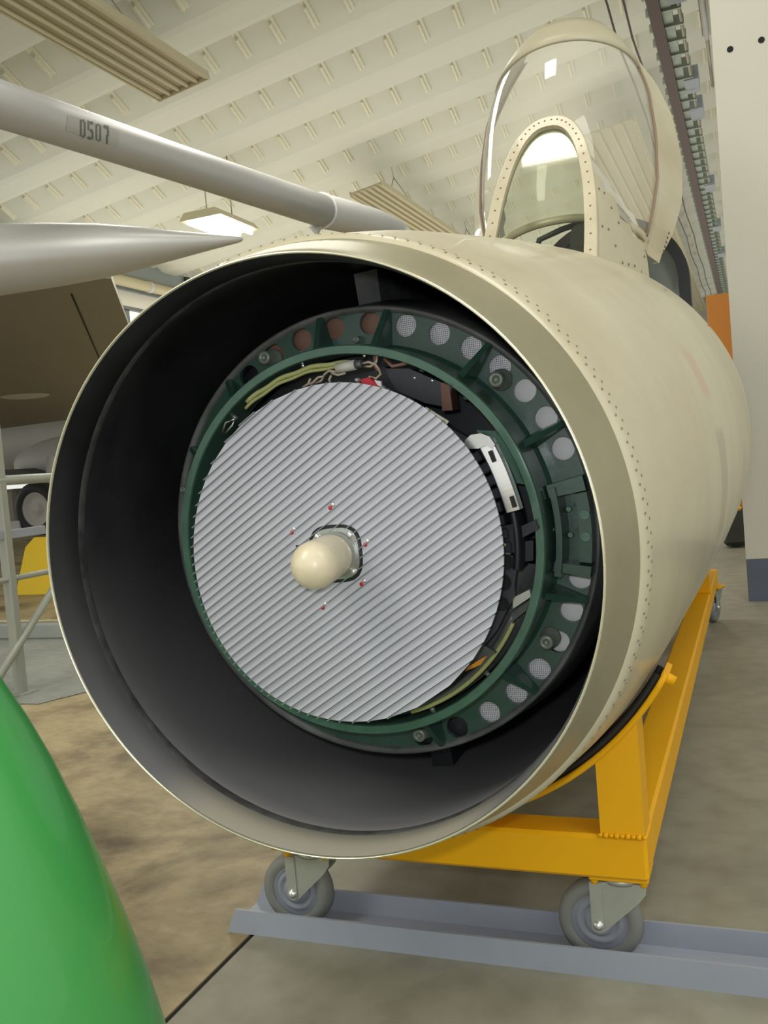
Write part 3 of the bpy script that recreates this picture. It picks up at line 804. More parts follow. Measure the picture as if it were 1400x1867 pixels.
# side fairing: loft from the windscreen arch back to the canopy arch
N = len(OU); rows = []
for f in (0, .25, .5, .75, 1.):
    row = []
    for (u, v) in OU:
        a = W_(u, v, -.03)
        t2 = 3.0; hw2 = .31; hh = .50
        ang = math.atan2(max(v, 0)/LV, u/.215) if v > 0 else (PI if u < 0 else 0)
        b2 = Vector((hw2*math.cos(ang), 2.80, crest(2.8)-.06+(hh*math.sin(ang) if v > 0 else -.10)))
        row.append(a*(1-f)+b2*f)
    rows.append(row)
for sgn_, mlim in ((1, (.60, .50, .38, .26)), (-1, (.14, .12, .10, .08))):
    glo = MB(); met = MB()
    for i in range(4):
        for j in range(N-1):
            vm = (OU[j][1]+OU[j+1][1])/2/LV; um = OU[j][0]+OU[j+1][0]
            if um*sgn_ < 0: continue
            tgt = met if vm < mlim[i] else (glo if vm < .70-.06*i else None)
            if tgt: tgt.add([rows[i][j], rows[i][j+1], rows[i+1][j+1], rows[i+1][j]], [(0, 1, 2, 3)], True)
    met.build('windscreen_fairing', 'skin', wsf); glo.build('quarter_glass', 'qglass', wsf)
k = 0
for i_ in range(4):
    for f_ in (.25, .75):
        for j_ in range(N-8, N-1):
            vm = (OU[j_][1]+OU[j_+1][1])/2/LV
            if vm > (.52, .42, .30, .20)[i_] or vm < 0: continue
            k += 1
            if k % 3 != 1: continue
            a, b_, c, d = rows[i_][j_], rows[i_][j_+1], rows[i_+1][j_], rows[i_+1][j_+1]
            p = (a+b_)/2*(1-f_)+(c+d)/2*f_; nn = (b_-a).cross(c-a).normalized()
            if nn.x < 0: nn = -nn
            MB().tube([p-nn*.002, p+nn*.0025], .0055, 7).build('fairing_rivet', 'rivetl', wsf)
# gun-sight and coaming seen through the pane
cm = MB().bbox((-.14, 2.35, crest(2.3)-.06), (.19, 2.85, crest(2.3)+.05), .03).build('instrument_coaming', 'coam', nose)
MB().prism([(.0, .0), (.17, .0), (.17, .26), (.10, .24), (.07, .17), (.02, .13)], 2.62, 2.70, T(0.02, 0, crest(2.3)+.03)).build('sight_bracket', 'coam', cm)
MB().tube([(-.12, 2.6, crest(2.3)+.04), (-.09, 2.62, crest(2.3)+.14), (.0, 2.64, crest(2.3)+.17), (.1, 2.66, crest(2.3)+.19)], .012, 10).build('sight_hoop', 'coam', cm)
# cockpit tub and rear arch
tb = MB(); z0 = .20; z1 = crest(3.1)-.05
for (lo, hi) in (((-.28, 2.70, z0), (.28, 3.70, z0+.02)), ((-.29, 2.70, z0), (-.27, 3.70, z1)), ((.27, 2.70, z0), (.29, 3.70, z1)), ((-.29, 3.69, z0), (.29, 3.71, z1+.02)), ((-.29, 2.70, z0), (.29, 2.72, z1))):
    tb.box(lo, hi)
tb.build('cockpit_tub', 'coam', nose)
s = MB(); A = []
for i in range(25):
    a = PI*i/24; A.append((.365*math.cos(a), .33*math.sin(a)))
s.prism([(.365, -.28)]+[(x, z) for x, z in A]+[(-.365, -.28), (-.315, -.28)]+[(x*.86, z*.86) for x, z in A[::-1]]+[(.315, -.28)], 3.42, 3.52, T(.075, 0, crest(3.4)-.02)); s.build('rear_canopy_arch', 'black', nose)
s = MB(); s.prism([(.315, -.28)]+[(x*.86, z*.86) for x, z in A]+[(-.315, -.28)], 3.48, 3.50, T(.075, 0, crest(3.4)-.02)); s.build('rear_cockpit_panel', 'glassq', nose)
MB().bbox((-.17, 3.25, z0), (.17, 3.42, z1+.10), .03).build('seat_headrest', 'char', nose)
# sill rail
s = MB(); s.grid([[SP(t, 27+d, e) for t in (2.7, 2.9, 3.1, 3.3, 3.5, 3.7)] for d, e in ((0, .0), (0, .012), (2, .012), (3, .0))], smooth=False); s.build('cockpit_sill', 'frame', nose)

# --- canopy, hinged up: convex side facing forward
TH = R_(66)
HG = Vector((-.015, 2.84, crest(2.8)+.065))
sdir = Vector((0, math.cos(TH), math.sin(TH))); nd = Vector((0, -math.sin(TH), math.cos(TH)))
cr = MB(); CL = 1.12; CW = .375; CH = .36
can = empty('canopy'); can.parent = nose
def cw(s): return CW*interp(s, [0, .1, .25, .45, .65, .8, .92, 1], [.84, .93, 1.0, 1.0, .94, .82, .66, .50])
def chh(s): return CH*interp(s, [0, .15, .35, .55, .75, .9, 1], [.72, .90, 1.0, .98, .85, .62, .40])
def cp(s, a, ex=0.):
    w_ = cw(s)+ex; h_ = chh(s)+ex
    return HG+sdir*(s*CL)+Vector((1, 0, 0))*(w_*math.cos(a))+nd*(h_*math.sin(a))
SS = [i/20 for i in range(21)]
def strip(s0, s1, a0, a1, n=28, ex=0., ns=12):
    return [[cp(s0+(s1-s0)*i/ns, a0+(a1-a0)*k/n, ex) for k in range(n+1)] for i in range(ns+1)]
g = MB(); g.grid(strip(.02, .79, R_(8), R_(172)));
go = g.build('canopy_glass', 'glass', nose); go['label'] = 'clear blown canopy glass'
fr = MB(); fr.grid(strip(.77, 1.0, 0, PI, ex=.004, ns=4)); fr.build('canopy_rear_frame', 'cinner', nose, solid=.012)
fr = MB(); fr.grid(strip(0, .025, 0, PI, ex=.002, ns=2)); fr.build('canopy_front_frame', 'frame', nose, solid=.012)
for (sg, nm) in ((0, 'right'), (PI, 'left')):
    rows = []
    for i in range(25):
        s_ = -.035+1.035*i/24; base = cp(s_, sg, .004); up_ = cp(s_, R_(9) if sg == 0 else R_(171), .004)
        dpth = .15*math.sin(PI*min(1, max(.0, .12+.84*s_)))**.6
        dwn = base-nd*dpth+Vector((1 if sg == 0 else -1, 0, 0))*dpth*.55
        rows.append([up_, base, dwn, dwn-Vector((.02 if sg == 0 else -.02, 0, 0))])
    s = MB(); s.grid(rows, smooth=False); so = s.build('canopy_sill_rail', 'skin', nose, solid=.008)
    sl_ = MB().tube([cp(max(.0, .02+.9*i/16), R_(9) if sg == 0 else R_(171), .007) for i in range(17)], .006, 8).build('canopy_seal', 'seal', so)
    for k in range(5):
        p = cp(.01+.018*k, sg, .012)-nd*.075+Vector((.05 if sg == 0 else -.05, 0, 0)); MB().tube([p, p+nd*.014], .003, 6).build('rail_slot', 'rivetl', so)
    for k in range(7):
        s_ = .1+.12*k; p = cp(s_, sg, .016)-nd*.05
        MB().tube([p, p+Vector((.004 if sg == 0 else -.004, 0, 0))], .006, 8).build('rail_fastener', 'rivetl', so)
bpy.data.objects.remove(can)
p = HG+Vector((CW*.60, 0, 0))
MB().tube([p+Vector((0, .05, .02)), p+Vector((-.01, .10, -.22))], .016, 10).build('canopy_strut', 'black', nose)
MB().tube([p+Vector((.03, .05, .0)), p+Vector((.03, .08, -.22))], .02, 10).build('canopy_ram', 'galv', nose)
# low fairing bump ahead of the windscreen
s = MB(); rows = []
for i in range(9):
    t = 1.62+.75*i/8; h = .045*math.sin(PI*i/8)
    rows.append([SP(t, -15+9*math.cos(PI*k/10)*-1, .001+h*math.sin(PI*k/10)) for k in range(11)])
s.grid(rows); s.build('nose_fairing_bump', 'skin', nose)

# ================================================================= CART
cart = empty('transport_cart', (-.585, 3.3, 0)); tag(cart, 'yellow steel wheeled cart carrying the cream aircraft nose', 'cart')
def cb(name, lo, hi, m='yellow', parent=cart, bv=.006):
    off = Vector(cart.location) if parent is cart else Vector((0, 0, 0))
    o = MB().bbox([a-b_ for a, b_ in zip(lo, off)], [a-b_ for a, b_ in zip(hi, off)], bv).build(name, m, parent); return o
ZB, ZT = .178, .258
XLc, XRc = -.965, -.213
YF = 1.62; YE = 5.10
cb('front_beam', (XLc, YF, ZB), (XRc, YF+.08, ZT))
cb('rear_beam', (XLc, YE-.08, ZB), (XRc, YE, ZT))
for x0 in (XLc+.001, XRc-.081): cb('side_beam', (x0, YF+.081, ZB+.001), (x0+.08, YE-.081, ZT-.001))
o_ = Vector(cart.location)
def post(x0, x1, y0, zi, zo):
    s = MB(); s.prism([(x0, ZT), (x1, ZT), (x1, zo), (x0, zi)], y0, y0+.08, T(-o_.x, -o_.y, 0)); s.build('post', 'yellow', cart)
    wd = MB()
    for k in range(9): 
        p = Vector((x0+(x1-x0)*k/8, y0-.001, ZT+.001))-o_; wd.tube([p-Vector((.004, 0, 0)), p+Vector((.004, 0, 0))], .0035+.0015*(k % 2), 8)
    wd.build('weld_bead', 'yellow', cart)
for y0 in (YF, 4.3):
    post(-.291, -.215, y0, .388, .468)
    post(-1.055+.09, -1.055+.166, y0, .425, .385) if 0 else post(XLc, XLc+.076, y0, .352, .312)
# curved cradle strap under the fuselage
def cradle(y0, y1):
    t = (y0+y1)/2-C0.y
    cy = C0+AX*t; R0 = smoothR(t)+.0125*0
    cz_ = cy.z+.0125*t
    s = MB(); rows = []
    for (r, y) in ((R0+.018, y0), (R0+.028, y0), (R0+.028, y1), (R0+.018, y1), (R0+.018, y0)):
        rows.append([Vector((cy.x+r*math.sin(R_(a)), y, cz_+r*math.cos(R_(a))))-o_ for a in range(120, 241, 3)])
    s.grid(rows)
    for e in (0, -1): s.add([rw[e] for rw in rows[:4]], [(0, 1, 2, 3)])
    cs_ = s.build('cradle_strap', 'yellow', cart)
    s = MB(); rows = []
    for (r, y) in ((R0+.006, y0+.01), (R0+.018, y0+.01), (R0+.018, y1-.01), (R0+.006, y1-.01), (R0+.006, y0+.01)):
        rows.append([Vector((cy.x+r*math.sin(R_(a)), y, cz_+r*math.cos(R_(a))))-o_ for a in range(121, 240, 3)])
    s.grid(rows); s.build('rubber_pad', 'rubber', cart)
    for a in (121.0, 239.0):
        d = Vector((math.sin(R_(a)), 0, math.cos(R_(a)))); p = Vector((cy.x, y0+.02, cz_))+d*(R0+.02)-o_
        MB().tube([p, p+d*.022], .010, 8).build('strap_bolt', 'yellow', cart)
cradle(YF-.005, YF+.075); cradle(4.30, 4.38)

def caster(x, y, d=-1, flip=False, z0=.006, swivel=0.):
    """swivel caster: plate under the beam at (x, y); wheel trails towards d along x"""
    c = empty('caster', Vector((x, y, z0))-Vector(cart.location)); c.parent = cart; c.rotation_euler.z = swivel
    R = .075; off = d*.045
    # parts of a caster are sub-parts of the cart: plain children of the caster head
    return c
def build_caster(x, y, swivel=0., z0=.005):
    R = .076; off = -.043
    base = Matrix.Translation(Vector((x, y, z0))-Vector(cart.location)) @ Rax('Z', swivel)
    head = MB(); ztop = ZB-z0
    head.bbox((-.052, -.042, ztop-.008), (.052, .042, ztop), .002)
    head = head.build('caster_plate', 'yellow', cart); head.matrix_local = base
    for (a, b_) in ((-.043, -.034), (.043, -.034), (-.043, .034), (.043, .034)):
        MB().lathe([(0, -.0), (.007, -.0), (.007, .007)], 6, T(a, b_, ztop-.015) @ Rax('X', R_(90))).build('plate_bolt', 'yellow', head)
    f = MB()
    f.lathe([(.0, ztop-.018), (.034, ztop-.020), (.036, ztop-.012), (.030, ztop-.008), (0, ztop-.008)], 28, Rax('X', R_(90)) @ Matrix.Scale(1, 4))
    f.build('swivel_race', 'galv', head)
    for sg in (-1, 1):
        poly = [(off-.013, R-.003), (off-.0125, R-.008), (off-.008, R-.0135), (off, R-.016), (off+.008, R-.0145), (off+.014, R-.010), (off+.022, R-.002), (.030, ztop-.052), (.044, ztop-.034), (.046, ztop-.018), (off-.011, ztop-.018)]
        f = MB(); f.prism(poly, sg*.0245-.0016, sg*.0245+.0016)
        # pressed outer strap
        f.prism([(off-.0115, R-.004), (off-.007, R-.012), (off, R-.0145), (off+.007, R-.012), (off+.0105, R-.004), (off+.010, ztop-.019), (off-.0115, ztop-.019)], sg*.0245+sg*.0016, sg*.0245+sg*.0042)
        f.build('caster_fork', 'galv', head)
    f = MB(); f.box((off-.011, -.026, ztop-.020), (.044, .026, ztop-.017)); f.build('fork_bridge', 'galv', head)
    wm = T(off, 0, R)
    wl_ = MB(); wl_.lathe([(.051, -.017), (.058, -.0205), (.068, -.0195), (.0745, -.013), (R, 0), (.0745, .013), (.068, .0195), (.058, .0205), (.051, .017)], 56, wm); wl_.build('wheel_tyre', 'wheelg', head)
    wl_ = MB(); wl_.lathe([(0, -.021), (.018, -.021), (.024, -.020), (.027, -.012), (.030, -.012), (.034, -.016), (.040, -.016), (.0455, -.009), (.0515, -.017), (.0525, -.010), (.0525, .010), (.0515, .017), (.045, .010), (.030, .012), (.026, .019), (.018, .021), (0, .021)], 48, wm); wl_.build('wheel_hub', 'wheelh', head)
    ab = MB()
    for sg in (-1, 1):
        m2 = T(off, sg*.0265, R) @ Rax('Z', 0 if sg < 0 else PI)
        ab.lathe([(0, -.010), (.005, -.0095), (.0075, -.006), (.009, -.005), (.010, -.0015), (.010, .003)], 14, m2)
    ab.build('axle_bolt', 'chrome', head)
yc = YF+.04
build_caster(-.268, yc+.012); build_caster(-.888, yc+.012)
build_caster(-.232, YE-.06, R_(75), 0.0); build_caster(-.90, YE-.06, R_(60), 0.0)

# ================================================================= FLOOR CHANNEL
ch = empty('floor_channel', (-.5, 1.68, 0)); tag(ch, 'long grey-blue steel channel lying on the floor under the front casters', 'channel')
x0, x1 = -1.075+.5, 1.4
pts = [(YF-.006-1.68, 0), (YF+.122-1.68, 0), (YF+.122-1.68, .05), (YF+.116-1.68, .05), (YF+.116-1.68, .005), (YF+.0-1.68, .005), (YF+.0-1.68, .05), (YF-.006-1.68, .05)]
s = MB(); s.prism(pts, x0, x1, None, 'yz'); me = s.build('channel_section', 'channel', ch)
me.data.vertices  # mitred left end
for v in me.data.vertices:
    if v.co.x < x0+.001 and v.co.z > .03: v.co.x += .022

# ================================================================= GREEN CONE (foreground left)
axp = atd(-150, 1400, 1.08)
gz = [(0, 1.0)]
gc = empty('green_cone', (axp.x, axp.y, 0)); tag(gc, 'glossy green pointed cone standing on the floor in the near left corner', 'cone')
prof = []
for (py, rp) in ((1030, 4), (1040, 22), (1100, 75), (1180, 118), (1250, 151), (1340, 194), (1430, 231), (1540, 269), (1650, 303), (1760, 335), (1867, 363), (2000, 390), (2150, 412), (2300, 422)):
    q = atd(-150, py, 1.08); prof.append((rp*1.08/F_PX, q.z))
zmin = prof[-1][1]
prof.append((prof[-1][0], 0.0))
s = MB(); s.lathe([(r, z) for r, z in prof], 96, Rax('X', PI/2) @ Matrix.Scale(-1, 4, (0, 1, 0)) if 0 else Matrix(((1, 0, 0, 0), (0, 0, 1, 0), (0, 1, 0, 0), (0, 0, 0, 1))))
s.build('cone_shell', 'tubegreen', gc)
MB().lathe([(prof[-1][0]+.004, 0), (prof[-1][0]+.012, .004), (prof[-1][0]+.012, .03), (prof[-1][0]-.004, .034)], 96, Matrix(((1, 0, 0, 0), (0, 0, 1, 0), (0, 1, 0, 0), (0, 0, 0, 1)))).build('base_ring', 'tubegreen', gc)

# ================================================================= PARKED AIRCRAFT
ac = empty('parked_aircraft', (-13, 14, 0)); tag(ac, 'grey jet aircraft parked far left with low wing and white-hubbed wheel', 'aircraft'); ao = Vector(ac.location)
WZ = 2.45
wp = [at(px, py, 2, WZ) for px, py in ((-90, 500), (203, 508), (237, 600), (330, 735), (118, 766), (0, 782), (-90, 794))]
s = MB(); s.prism([((p-ao).x, (p-ao).y) for p in wp], WZ, WZ+.05, None, 'xy'); wing = s.build('wing', 'wing', ac)
a_, b_ = at(130, 535, 2, WZ), at(182, 655, 2, WZ); d = (b_-a_).normalized(); sd = Vector((d.y, -d.x, 0))*.008
s = MB(); s.add([(p-ao)-Vector((0, 0, .004)) for p in (a_-sd, a_+sd, b_+sd, b_-sd)], [(0, 1, 2, 3)]); s.build('flap_line', 'dark', wing)
p = at(46, 722, 2, WZ)-ao; MB().lathe([(0, -.05), (.3, -.02), (.42, .02)], 20, T(p.x, p.y, WZ) @ Rax('X', R_(-90)) @ Matrix.Scale(-1, 4, (0, 1, 0)) ).build('wing_blister', 'belly', wing)
# belly and nacelle
def ell(name, c, r, m, parent, n=24, seg=32):
    s = MB(); rows = []
    for i in range(n+1):
        a = PI*i/n; rows.append([Vector((c[0]+r[0]*math.cos(a), c[1]+r[1]*math.sin(a)*math.cos(2*PI*k/seg), c[2]+r[2]*math.sin(a)*math.sin(2*PI*k/seg))) for k in range(seg+1)])
    s.grid(rows); return s.build(name, m, parent)
p = at(20, 815, 1, 19.5)-ao; ell('fuselage', (p.x+.3, p.y, p.z+.02), (2.4, 1.2, .78), 'belly', ac)
p = at(130, 850, 1, 18.8)-ao; ell('nacelle', (p.x, p.y, p.z+.15), (1.7, .7, .62), 'belly', ac)
p = at(20, 873, 1, 17.5)-ao; s = MB(); s.prism([(p.x-.9, p.z+.25), (p.x+.2, p.z+.22), (p.x+1.1, p.z-.05), (p.x-.9, p.z-.10)], p.y, p.y+.6); s.build('gear_door', 'coam', ac)
p = at(14, 925, 1, 18.3)-ao; s = MB(); s.bbox((p.x-1.6, p.y, p.z-.55), (p.x+.25, p.y+.5, p.z+.45), .08); s.build('gear_housing', 'wing', ac)
p = at(73, 928, 1, 17.2)-ao; 
s = MB(); s.lathe([(.40, -.16), (.50, -.20), (.62, -.14), (.645, 0), (.62, .14), (.50, .2), (.40, .16)], 40, T(*p)); wt = s.build('tyre', 'tyre', ac)
s = MB(); s.lathe([(0, -.10), (.10, -.12), (.13, -.08), (.30, -.07), (.36, -.12), (.42, -.15), (.42, .1), (0, .1)], 40, T(*p)); s.build('wheel_hub', 'hub', ac)
MB().tube([p+Vector((.1, .25, .1)), p+Vector((.2, .3, 1.2))], .10, 12).build('gear_leg', 'belly', ac)
p = at(18, 960, 1, 17.0)-ao; MB().bbox((p.x-.3, p.y, p.z-.2), (p.x+.30, p.y+.3, p.z+.12), .02).build('wheel_chock', 'hub', ac)
# tapering tank with pointed end under the roof
s = MB(); A = atd(443, 436, 5.0); B = atd(-300, 498, 4.4)
dr = (B-A); LL = dr.length
pr = [(0, .004), (.006, .013), (.02, .018), (.08, .036), (.17, .065), (.28, .100), (.38, .128), (.5, .148), (.65, .165), (.8, .172), (1, .175)]
s.tube([A+dr*f-ao for f, r in pr], [r*1.06 for f, r in pr], 40); s.build('drop_tank', 'acgrey', ac)
s = MB(); q1 = A+dr*.98; 
s.prism([(q1.x-.3-ao.x, q1.z+.1), (q1.x+.35-ao.x, q1.z+.1), (q1.x+.5-ao.x, WZ+.1), (q1.x-.3-ao.x, WZ+.1)], q1.y-ao.y-.03, q1.y-ao.y+.03); s.build('tank_pylon', 'wing', ac)

# ================================================================= GREY BOOM WITH NUMBER
bo = empty('grey_boom', (-3, 6, 0)); tag(bo, 'long pale grey tube with stencilled number 0507 passing below the roof', 'boom'); bo_ = Vector(bo.location)
A = atd(-260, 104, 3.6); B = atd(585, 384, 7.6); E2 = atd(742, 421, 9.0)
dr = B-A
s = MB(); s.tube([A+dr*f-bo_ for f in (0, .25, .5, .75, 1)], [.1063, .1063, .110, .120, .130], 48); s.build('boom_tube', 'boom', bo)
s = MB(); dd = (E2-B)
s.tube([B+dd*f-bo_ for f in (0, .01, .3, .6, .85, 1)], [.138, .138, .135, .125, .09, .04], 40); s.build('boom_end_cone', 'belly', bo)
du = dr.normalized()
s = MB(); s.tube([B-du*.01-bo_, B+du*.012-bo_], .146, 40); s.build('joint_ring', 'white', bo)
s = MB(); q = B+dd*.55
sq = atd(655, 411, 8.1); s.box((-.05, -.03, -.03), (.05, .03, .03), T(*(sq-bo_))); s.build('dark_vent', 'dark', bo)
# number patch, wrapped on the tube facing the camera
def on_tube(px, py, ex):
    """nearest point on the tube surface along the view ray"""
    d = ray(px, py).normalized(); best = None
    # closest approach then step back to the surface
    u = du; w0 = EYE-A
    a = d.dot(d); b_ = d.dot(u); c = 1.0; e = d.dot(w0); f = u.dot(w0)
    den = a*c-b_*b_
    t = (b_*f-c*e)/den
    lo, hi = t-1.2, t
    def dist(t_): p = EYE+d*t_; v = p-A; return (v-u*v.dot(u)).length
    r = .1066+ex
    if dist(hi) > r: hi = t; 
    for _ in range(50):
        mid = (lo+hi)/2
        if dist(mid) > r: lo = mid
        else: hi = mid
    return EYE+d*hi-bo_
def tube_patch(pix, ex, m, name, parent, nu=6, nv=6):
    (a, b_, c, d) = pix; rows = []
    for i in range(nv+1):
        v = i/nv; rows.append([on_tube(*[(a[k]*(1-u)+b_[k]*u)*(1-v)+(d[k]*(1-u)+c[k]*u)*v for k in (0, 1)], ex) for u in [j/nu for j in range(nu+1)]])
    s = MB(); s.grid(rows); return s.build(name, m, parent)
pt = tube_patch([(124, 209), (219, 238), (216, 270), (120, 238)], .0012, 'patch', 'number_patch', bo)
# digits as strokes 0 5 0 7 (stencil)
def digit(ox, strokes, name):
    s = MB()
    for (x0, y0, x1, y1) in strokes:
        def mp_(x, y): X = ox+x*10; return (X+0*y, 216+ (X-146)*.26 + y*34)
        a, b_, c, d = mp_(x0, y0), mp_(x1, y0), mp_(x1, y1), mp_(x0, y1); rows = []
        for i in range(4):
            v = i/3; rows.append([on_tube(*[(a[k]*(1-u)+b_[k]*u)*(1-v)+(d[k]*(1-u)+c[k]*u)*v for k in (0, 1)], .0030) for u in (0, .5, 1)])
        s.grid(rows)
    return s.build(name, 'text', pt)
digit(146, [(.0, .05, .32, .95), (.70, .12, 1.02, .90), (.45, .0, .75, .14), (.45, .86, .75, 1.0)], 'digit_zero')
digit(160, [(.0, .0, .30, .5), (.42, .0, 1.0, .15), (.42, .42, .9, .56), (.75, .5, 1.05, .92), (.0, .85, .65, 1.0)], 'digit_five')
digit(174.5, [(.0, .08, .30, .92), (.70, .08, 1.0, .92), (.42, .0, .62, .14), (.42, .86, .62, 1.0)], 'digit_zero')
digit(189, [(.0, .0, .95, .18), (.65, .18, 1.0, .55), (.45, .5, .80, 1.0)], 'digit_seven')
# support leg of the ring
s = MB(); q0 = atd(576, 412, 7.6)-bo_; q1 = atd(576, 445, 7.6)-bo_
s.prism([(-.06, 0), (.06, 0), (.012, -.06), (.012, -.22), (-.012, -.22), (-.012, -.06)], -.02, .02, T(*q0)); s.build('ring_hanger', 'belly', bo)

# ================================================================= RAILING, KERB, YELLOW STAND
rl = empty('guard_railing', (-3.3, 3.42, 0)); tag(rl, 'grey pipe guard railing standing on the left behind the green cone', 'railing')
MB().bbox((-.028, -.022, 0), (.022, .022, 1.9), .004).build('post', 'rail', rl)
MB().bbox((-.06, -.05, 0), (.05, .06, .012), .002).build('foot_plate', 'rail', rl)
MB().bbox((-.028, 2.4, 0), (.022, 2.444, 1.9), .004).build('post', 'rail', rl)
for (z, r) in ((1.02, .024), (.553, .014)): MB().tube([(0, -1.2, z), (0, 2.42, z)], r, 14).build('rail', 'rail', rl)
MB().bbox((-.012, -1.2, .742), (.012, .26, .785), .003).build('flat_bar', 'channel', rl)
MB().tube([(0.02, .34, .60), (0.02, -.75, -.0+.02)] if 0 else [(.02, .42, .60), (.02, -.22, .06)], .019, 12).build('diagonal_brace', 'rail', rl)
MB().tube([(0, 2.42, .06), (0, .9, .75)], .016, 12).build('diagonal_brace', 'rail', rl)

kb = MB().bbox((-7.5, 4.75, 0), (-3.6, 4.90, .10), .01).build('kerb', 'curb'); tag(kb, 'low pale grey concrete kerb on the floor behind the railing', 'kerb')
s = MB()
s.tube([(-7.45+.1*i, 4.82+.004*math.sin(i*2.1), .109+.002*math.sin(i*3.3)) for i in range(38)], .007, 6); rp = s.build('jute_rope', 'rope'); tag(rp, 'thin frayed rope lying along the top of the pale kerb', 'rope')

yA = at(30, 1085, 2, 0.0)
ys = empty('yellow_stand', (yA.x, yA.y, 0)); tag(ys, 'bright yellow sheet metal stand on the floor beyond the railing', 'stand')
def yl(px, py, y): return at(px, py, 1, y)-Vector(ys.location)
s = MB(); q = [yl(28, 1086, yA.y), yl(120, 1083, yA.y), yl(130, 978, yA.y+.12), yl(62, 980, yA.y+.12), yl(46, 998, yA.y+.1)]
s.add(q+[p+Vector((0, .04, 0)) for p in q], [(0, 1, 2, 3, 4), (9, 8, 7, 6, 5)]+[(i, (i+1) % 5, (i+1) % 5+5, i+5) for i in range(5)]); s.build('front_plate', 'yplate', ys)
MB().bbox((.1, .04, 0), (.6, .45, .03), .005).build('base_plate', 'yplate', ys)

# ================================================================= ORANGE BOARD + dark trolley
ob = empty('orange_board', (-.175, 8.3, 0)); tag(ob, 'tall orange board standing beside the pale partition wall', 'board')
MB().bbox((-.115, 0, .35), (.115, .04, 2.115), .004).build('board_panel', 'orange', ob)
MB().bbox((-.11, -.02, .02), (.10, .3, .34), .03).build('dark_foot', 'coam', ob)

# ================================================================= RADIANT HEATERS
def heater(c0, c1, wdt, z, label, hang=True):
    """c0 near-left corner ... long panel along Y from y0 to y1 at height z"""
    x0, y0 = c0; y1 = c1
    h = empty('radiant_heater', (x0+wdt/2, (y0+y1)/2, z)); tag(h, label, 'heater', 'radiant heater panels under the roof')
    hy = (y1-y0)/2; tilt_ = .15
    MB().box((-wdt/2, -hy, .03), (wdt/2, hy, .05)).build('backing', 'heatd', h)
    n = 5
    if 1:
        base = None
        for k in range(n+1):
            x = -wdt/2+wdt*k/n
            if base is None:
                base = MB().tube([(0, -hy, 0), (0, hy, 0)], .022, 8).build('heating_tube', 'heater', h); base.location = (x, 0, .018)
            else: inst(base, 'heating_tube', h, loc=(x, 0, .018))
    MB().box((-wdt/2-.03, -hy-.01, -.01), (-wdt/2-.018, hy+.01, .07)).build('side_rail', 'heater', h)
    MB().box((wdt/2+.018, -hy-.01, -.01), (wdt/2+.03, hy+.01, .07)).build('side_rail', 'heater', h)
    MB().box((-wdt/2-.03, hy, -.008), (wdt/2+.03, hy+.012, .05)).build('end_strip', 'heater', h)
    h.rotation_euler = (0, -math.atan(.15), 0)
    for yy in (-hy*.6, hy*.6):
        for sg in (-1, 1):
            MB().tube([(sg*wdt/2, yy, .05), (0, yy+.1, .55)], .006, 6).build('hanger_wire', 'traym', h)
        MB().tube([(0, yy+.1, .55), (0, yy+.1, .95)], .006, 6).build('hanger_wire', 'traym', h)
    return h
heater((-5.14, 2.2), 7.93, .53, 4.70, 'long ribbed cream radiant heater panel hanging at upper left')
heater((-4.92, 12.1), 18.5, .44, 4.70, 'ribbed cream radiant heater panel hanging behind the intake, right of the boom')
heater((-1.98, 13.0), 33.0, .78, 5.12, 'ribbed cream radiant heater panel hanging far right behind the canopy')

# ================================================================= CEILING LAMPS
def lamp(x, y, z, lx, ly, label, panel=False):
    h = empty('ceiling_lamp', (x, y, z)); tag(h, label, 'lamp', 'glowing lamps under the roof')
    MB().prism([(-lx/2, 0), (lx/2, 0), (lx/2-.08, .10), (-lx/2+.08, .10)], -ly/2, ly/2).build('reflector', 'heater', h)
    if panel: MB().box((-lx/2+.03, -ly/2+.03, -.03), (lx/2-.03, ly/2-.03, -.002)).build('diffuser', 'lampem', h)
    for k in range(0 if panel else 3):
        xx = -lx/2+.12+(lx-.24)*k/2
        MB().tube([(xx, -ly/2+.03, -.02), (xx, ly/2-.03, -.02)], .035, 10).build('lamp_tube', 'lampem', h)
    for sg in (-1, 1): MB().tube([(sg*.3*lx, 0, .1), (sg*.3*lx, 0, .9)], .008, 6).build('hanger', 'traym', h)
    return h
lp = atd(402, 412, 12.3)
lamp(lp.x, lp.y, lp.z, .62, 1.0, 'glowing strip lamp hanging behind the pointed grey tank')
lamp(-1.12, 3.80, 5.0, .50, .46, 'square glowing lamp high above the open canopy', True)

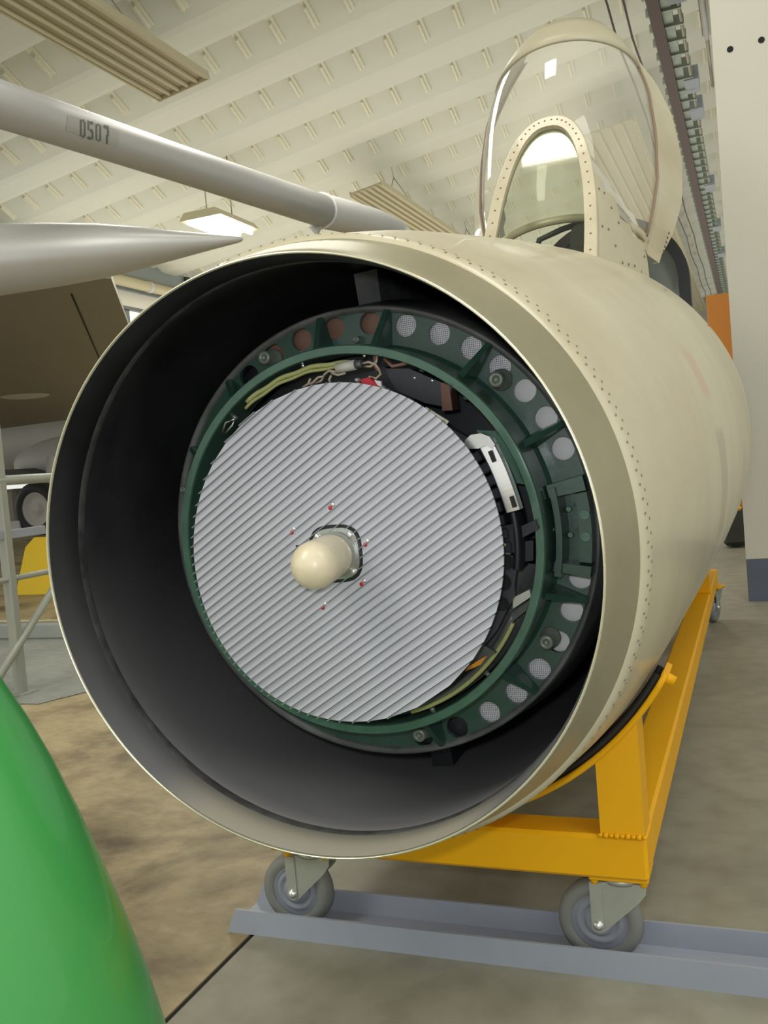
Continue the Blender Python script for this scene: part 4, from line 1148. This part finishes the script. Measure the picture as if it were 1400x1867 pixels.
# ================================================================= CABLE TRAY on the right under the roof
ct = empty('overhead_track', (-.55, 8, 4.6)); tag(ct, 'dark brown overhead steel track with clamps running along the right wall', 'track')
MB().box((-.05, -3, -.08), (.05, 20, .08)).build('track_beam', 'tray', ct)
MB().box((.05, -3, -.03), (.13, 20, .02)).build('track_ledge', 'trayg', ct)
MB().tube([(.19, -3, -.02), (.19, 20, -.02)], .016, 8).build('conduit', 'traym', ct)
cl0 = None; nb0 = None
for k in range(66):
    y = -2.8+k*.33
    if cl0 is None:
        cl0 = MB().box((.05, -.012, -.05), (.21, .012, .04)).build('track_clamp', 'trayg', ct); cl0.location = (0, y, 0)
    else: inst(cl0, 'track_clamp', ct, loc=(0, y, 0))
    if nb0 is None: nb0 = MB().box((-.085, .06, -.03), (-.05, .09, .04)).build('track_lug', 'trayg', ct); nb0.location = (0, y, 0)
    else: inst(nb0, 'track_lug', ct, loc=(0, y, 0))
bx0 = None
for k in (1, 3.2, 4.1, 7.5, 10.4, 13):
    MB().box((.12, k-1, -.05), (.26, k-.6, .09)).build('junction_box', 'channel', ct)
# cables hanging left of the track
for (nm, xo, z, r) in (('a', -.74, 4.42, .010), ('b', -.86, 4.40, .010)):
    pts = [Vector((xo, 6+.6*i, z+.05*math.sin(i*1.1)+.02*math.cos(i*2.3))) for i in range(40)]
    o = MB().tube(pts, r, 6).build('hanging_cable', 'tray'); tag(o, 'thin dark cable slung left of the overhead track' if nm == 'a' else 'thin dark cable slung farthest left of the overhead track', 'cable', 'thin cables under the roof')
# strip fittings at the partition edge
for i, (x, z, y0, y1) in enumerate(((-.17, 4.62, 6.9, 9.4), (-.07, 4.55, 6.9, 8.9))):
    f = empty('tube_light', (x, (y0+y1)/2, z)); tag(f, ('unlit grey strip light fitting nearest the overhead track' if i == 0 else 'unlit grey strip light fitting against the partition edge'), 'light fitting', 'unlit strip fittings')
    hy = (y1-y0)/2
    MB().bbox((-.04, -hy, 0), (.04, hy, .06), .01).build('housing', 'traym', f)
    MB().tube([(.0, -hy+.04, -.03), (.0, hy-.04, -.03)], .02, 10).build('tube', 'belly', f)
    MB().tube([(0, hy, .03), (0, hy+1.4, .03)], .018, 8).build('conduit', 'traym', f)
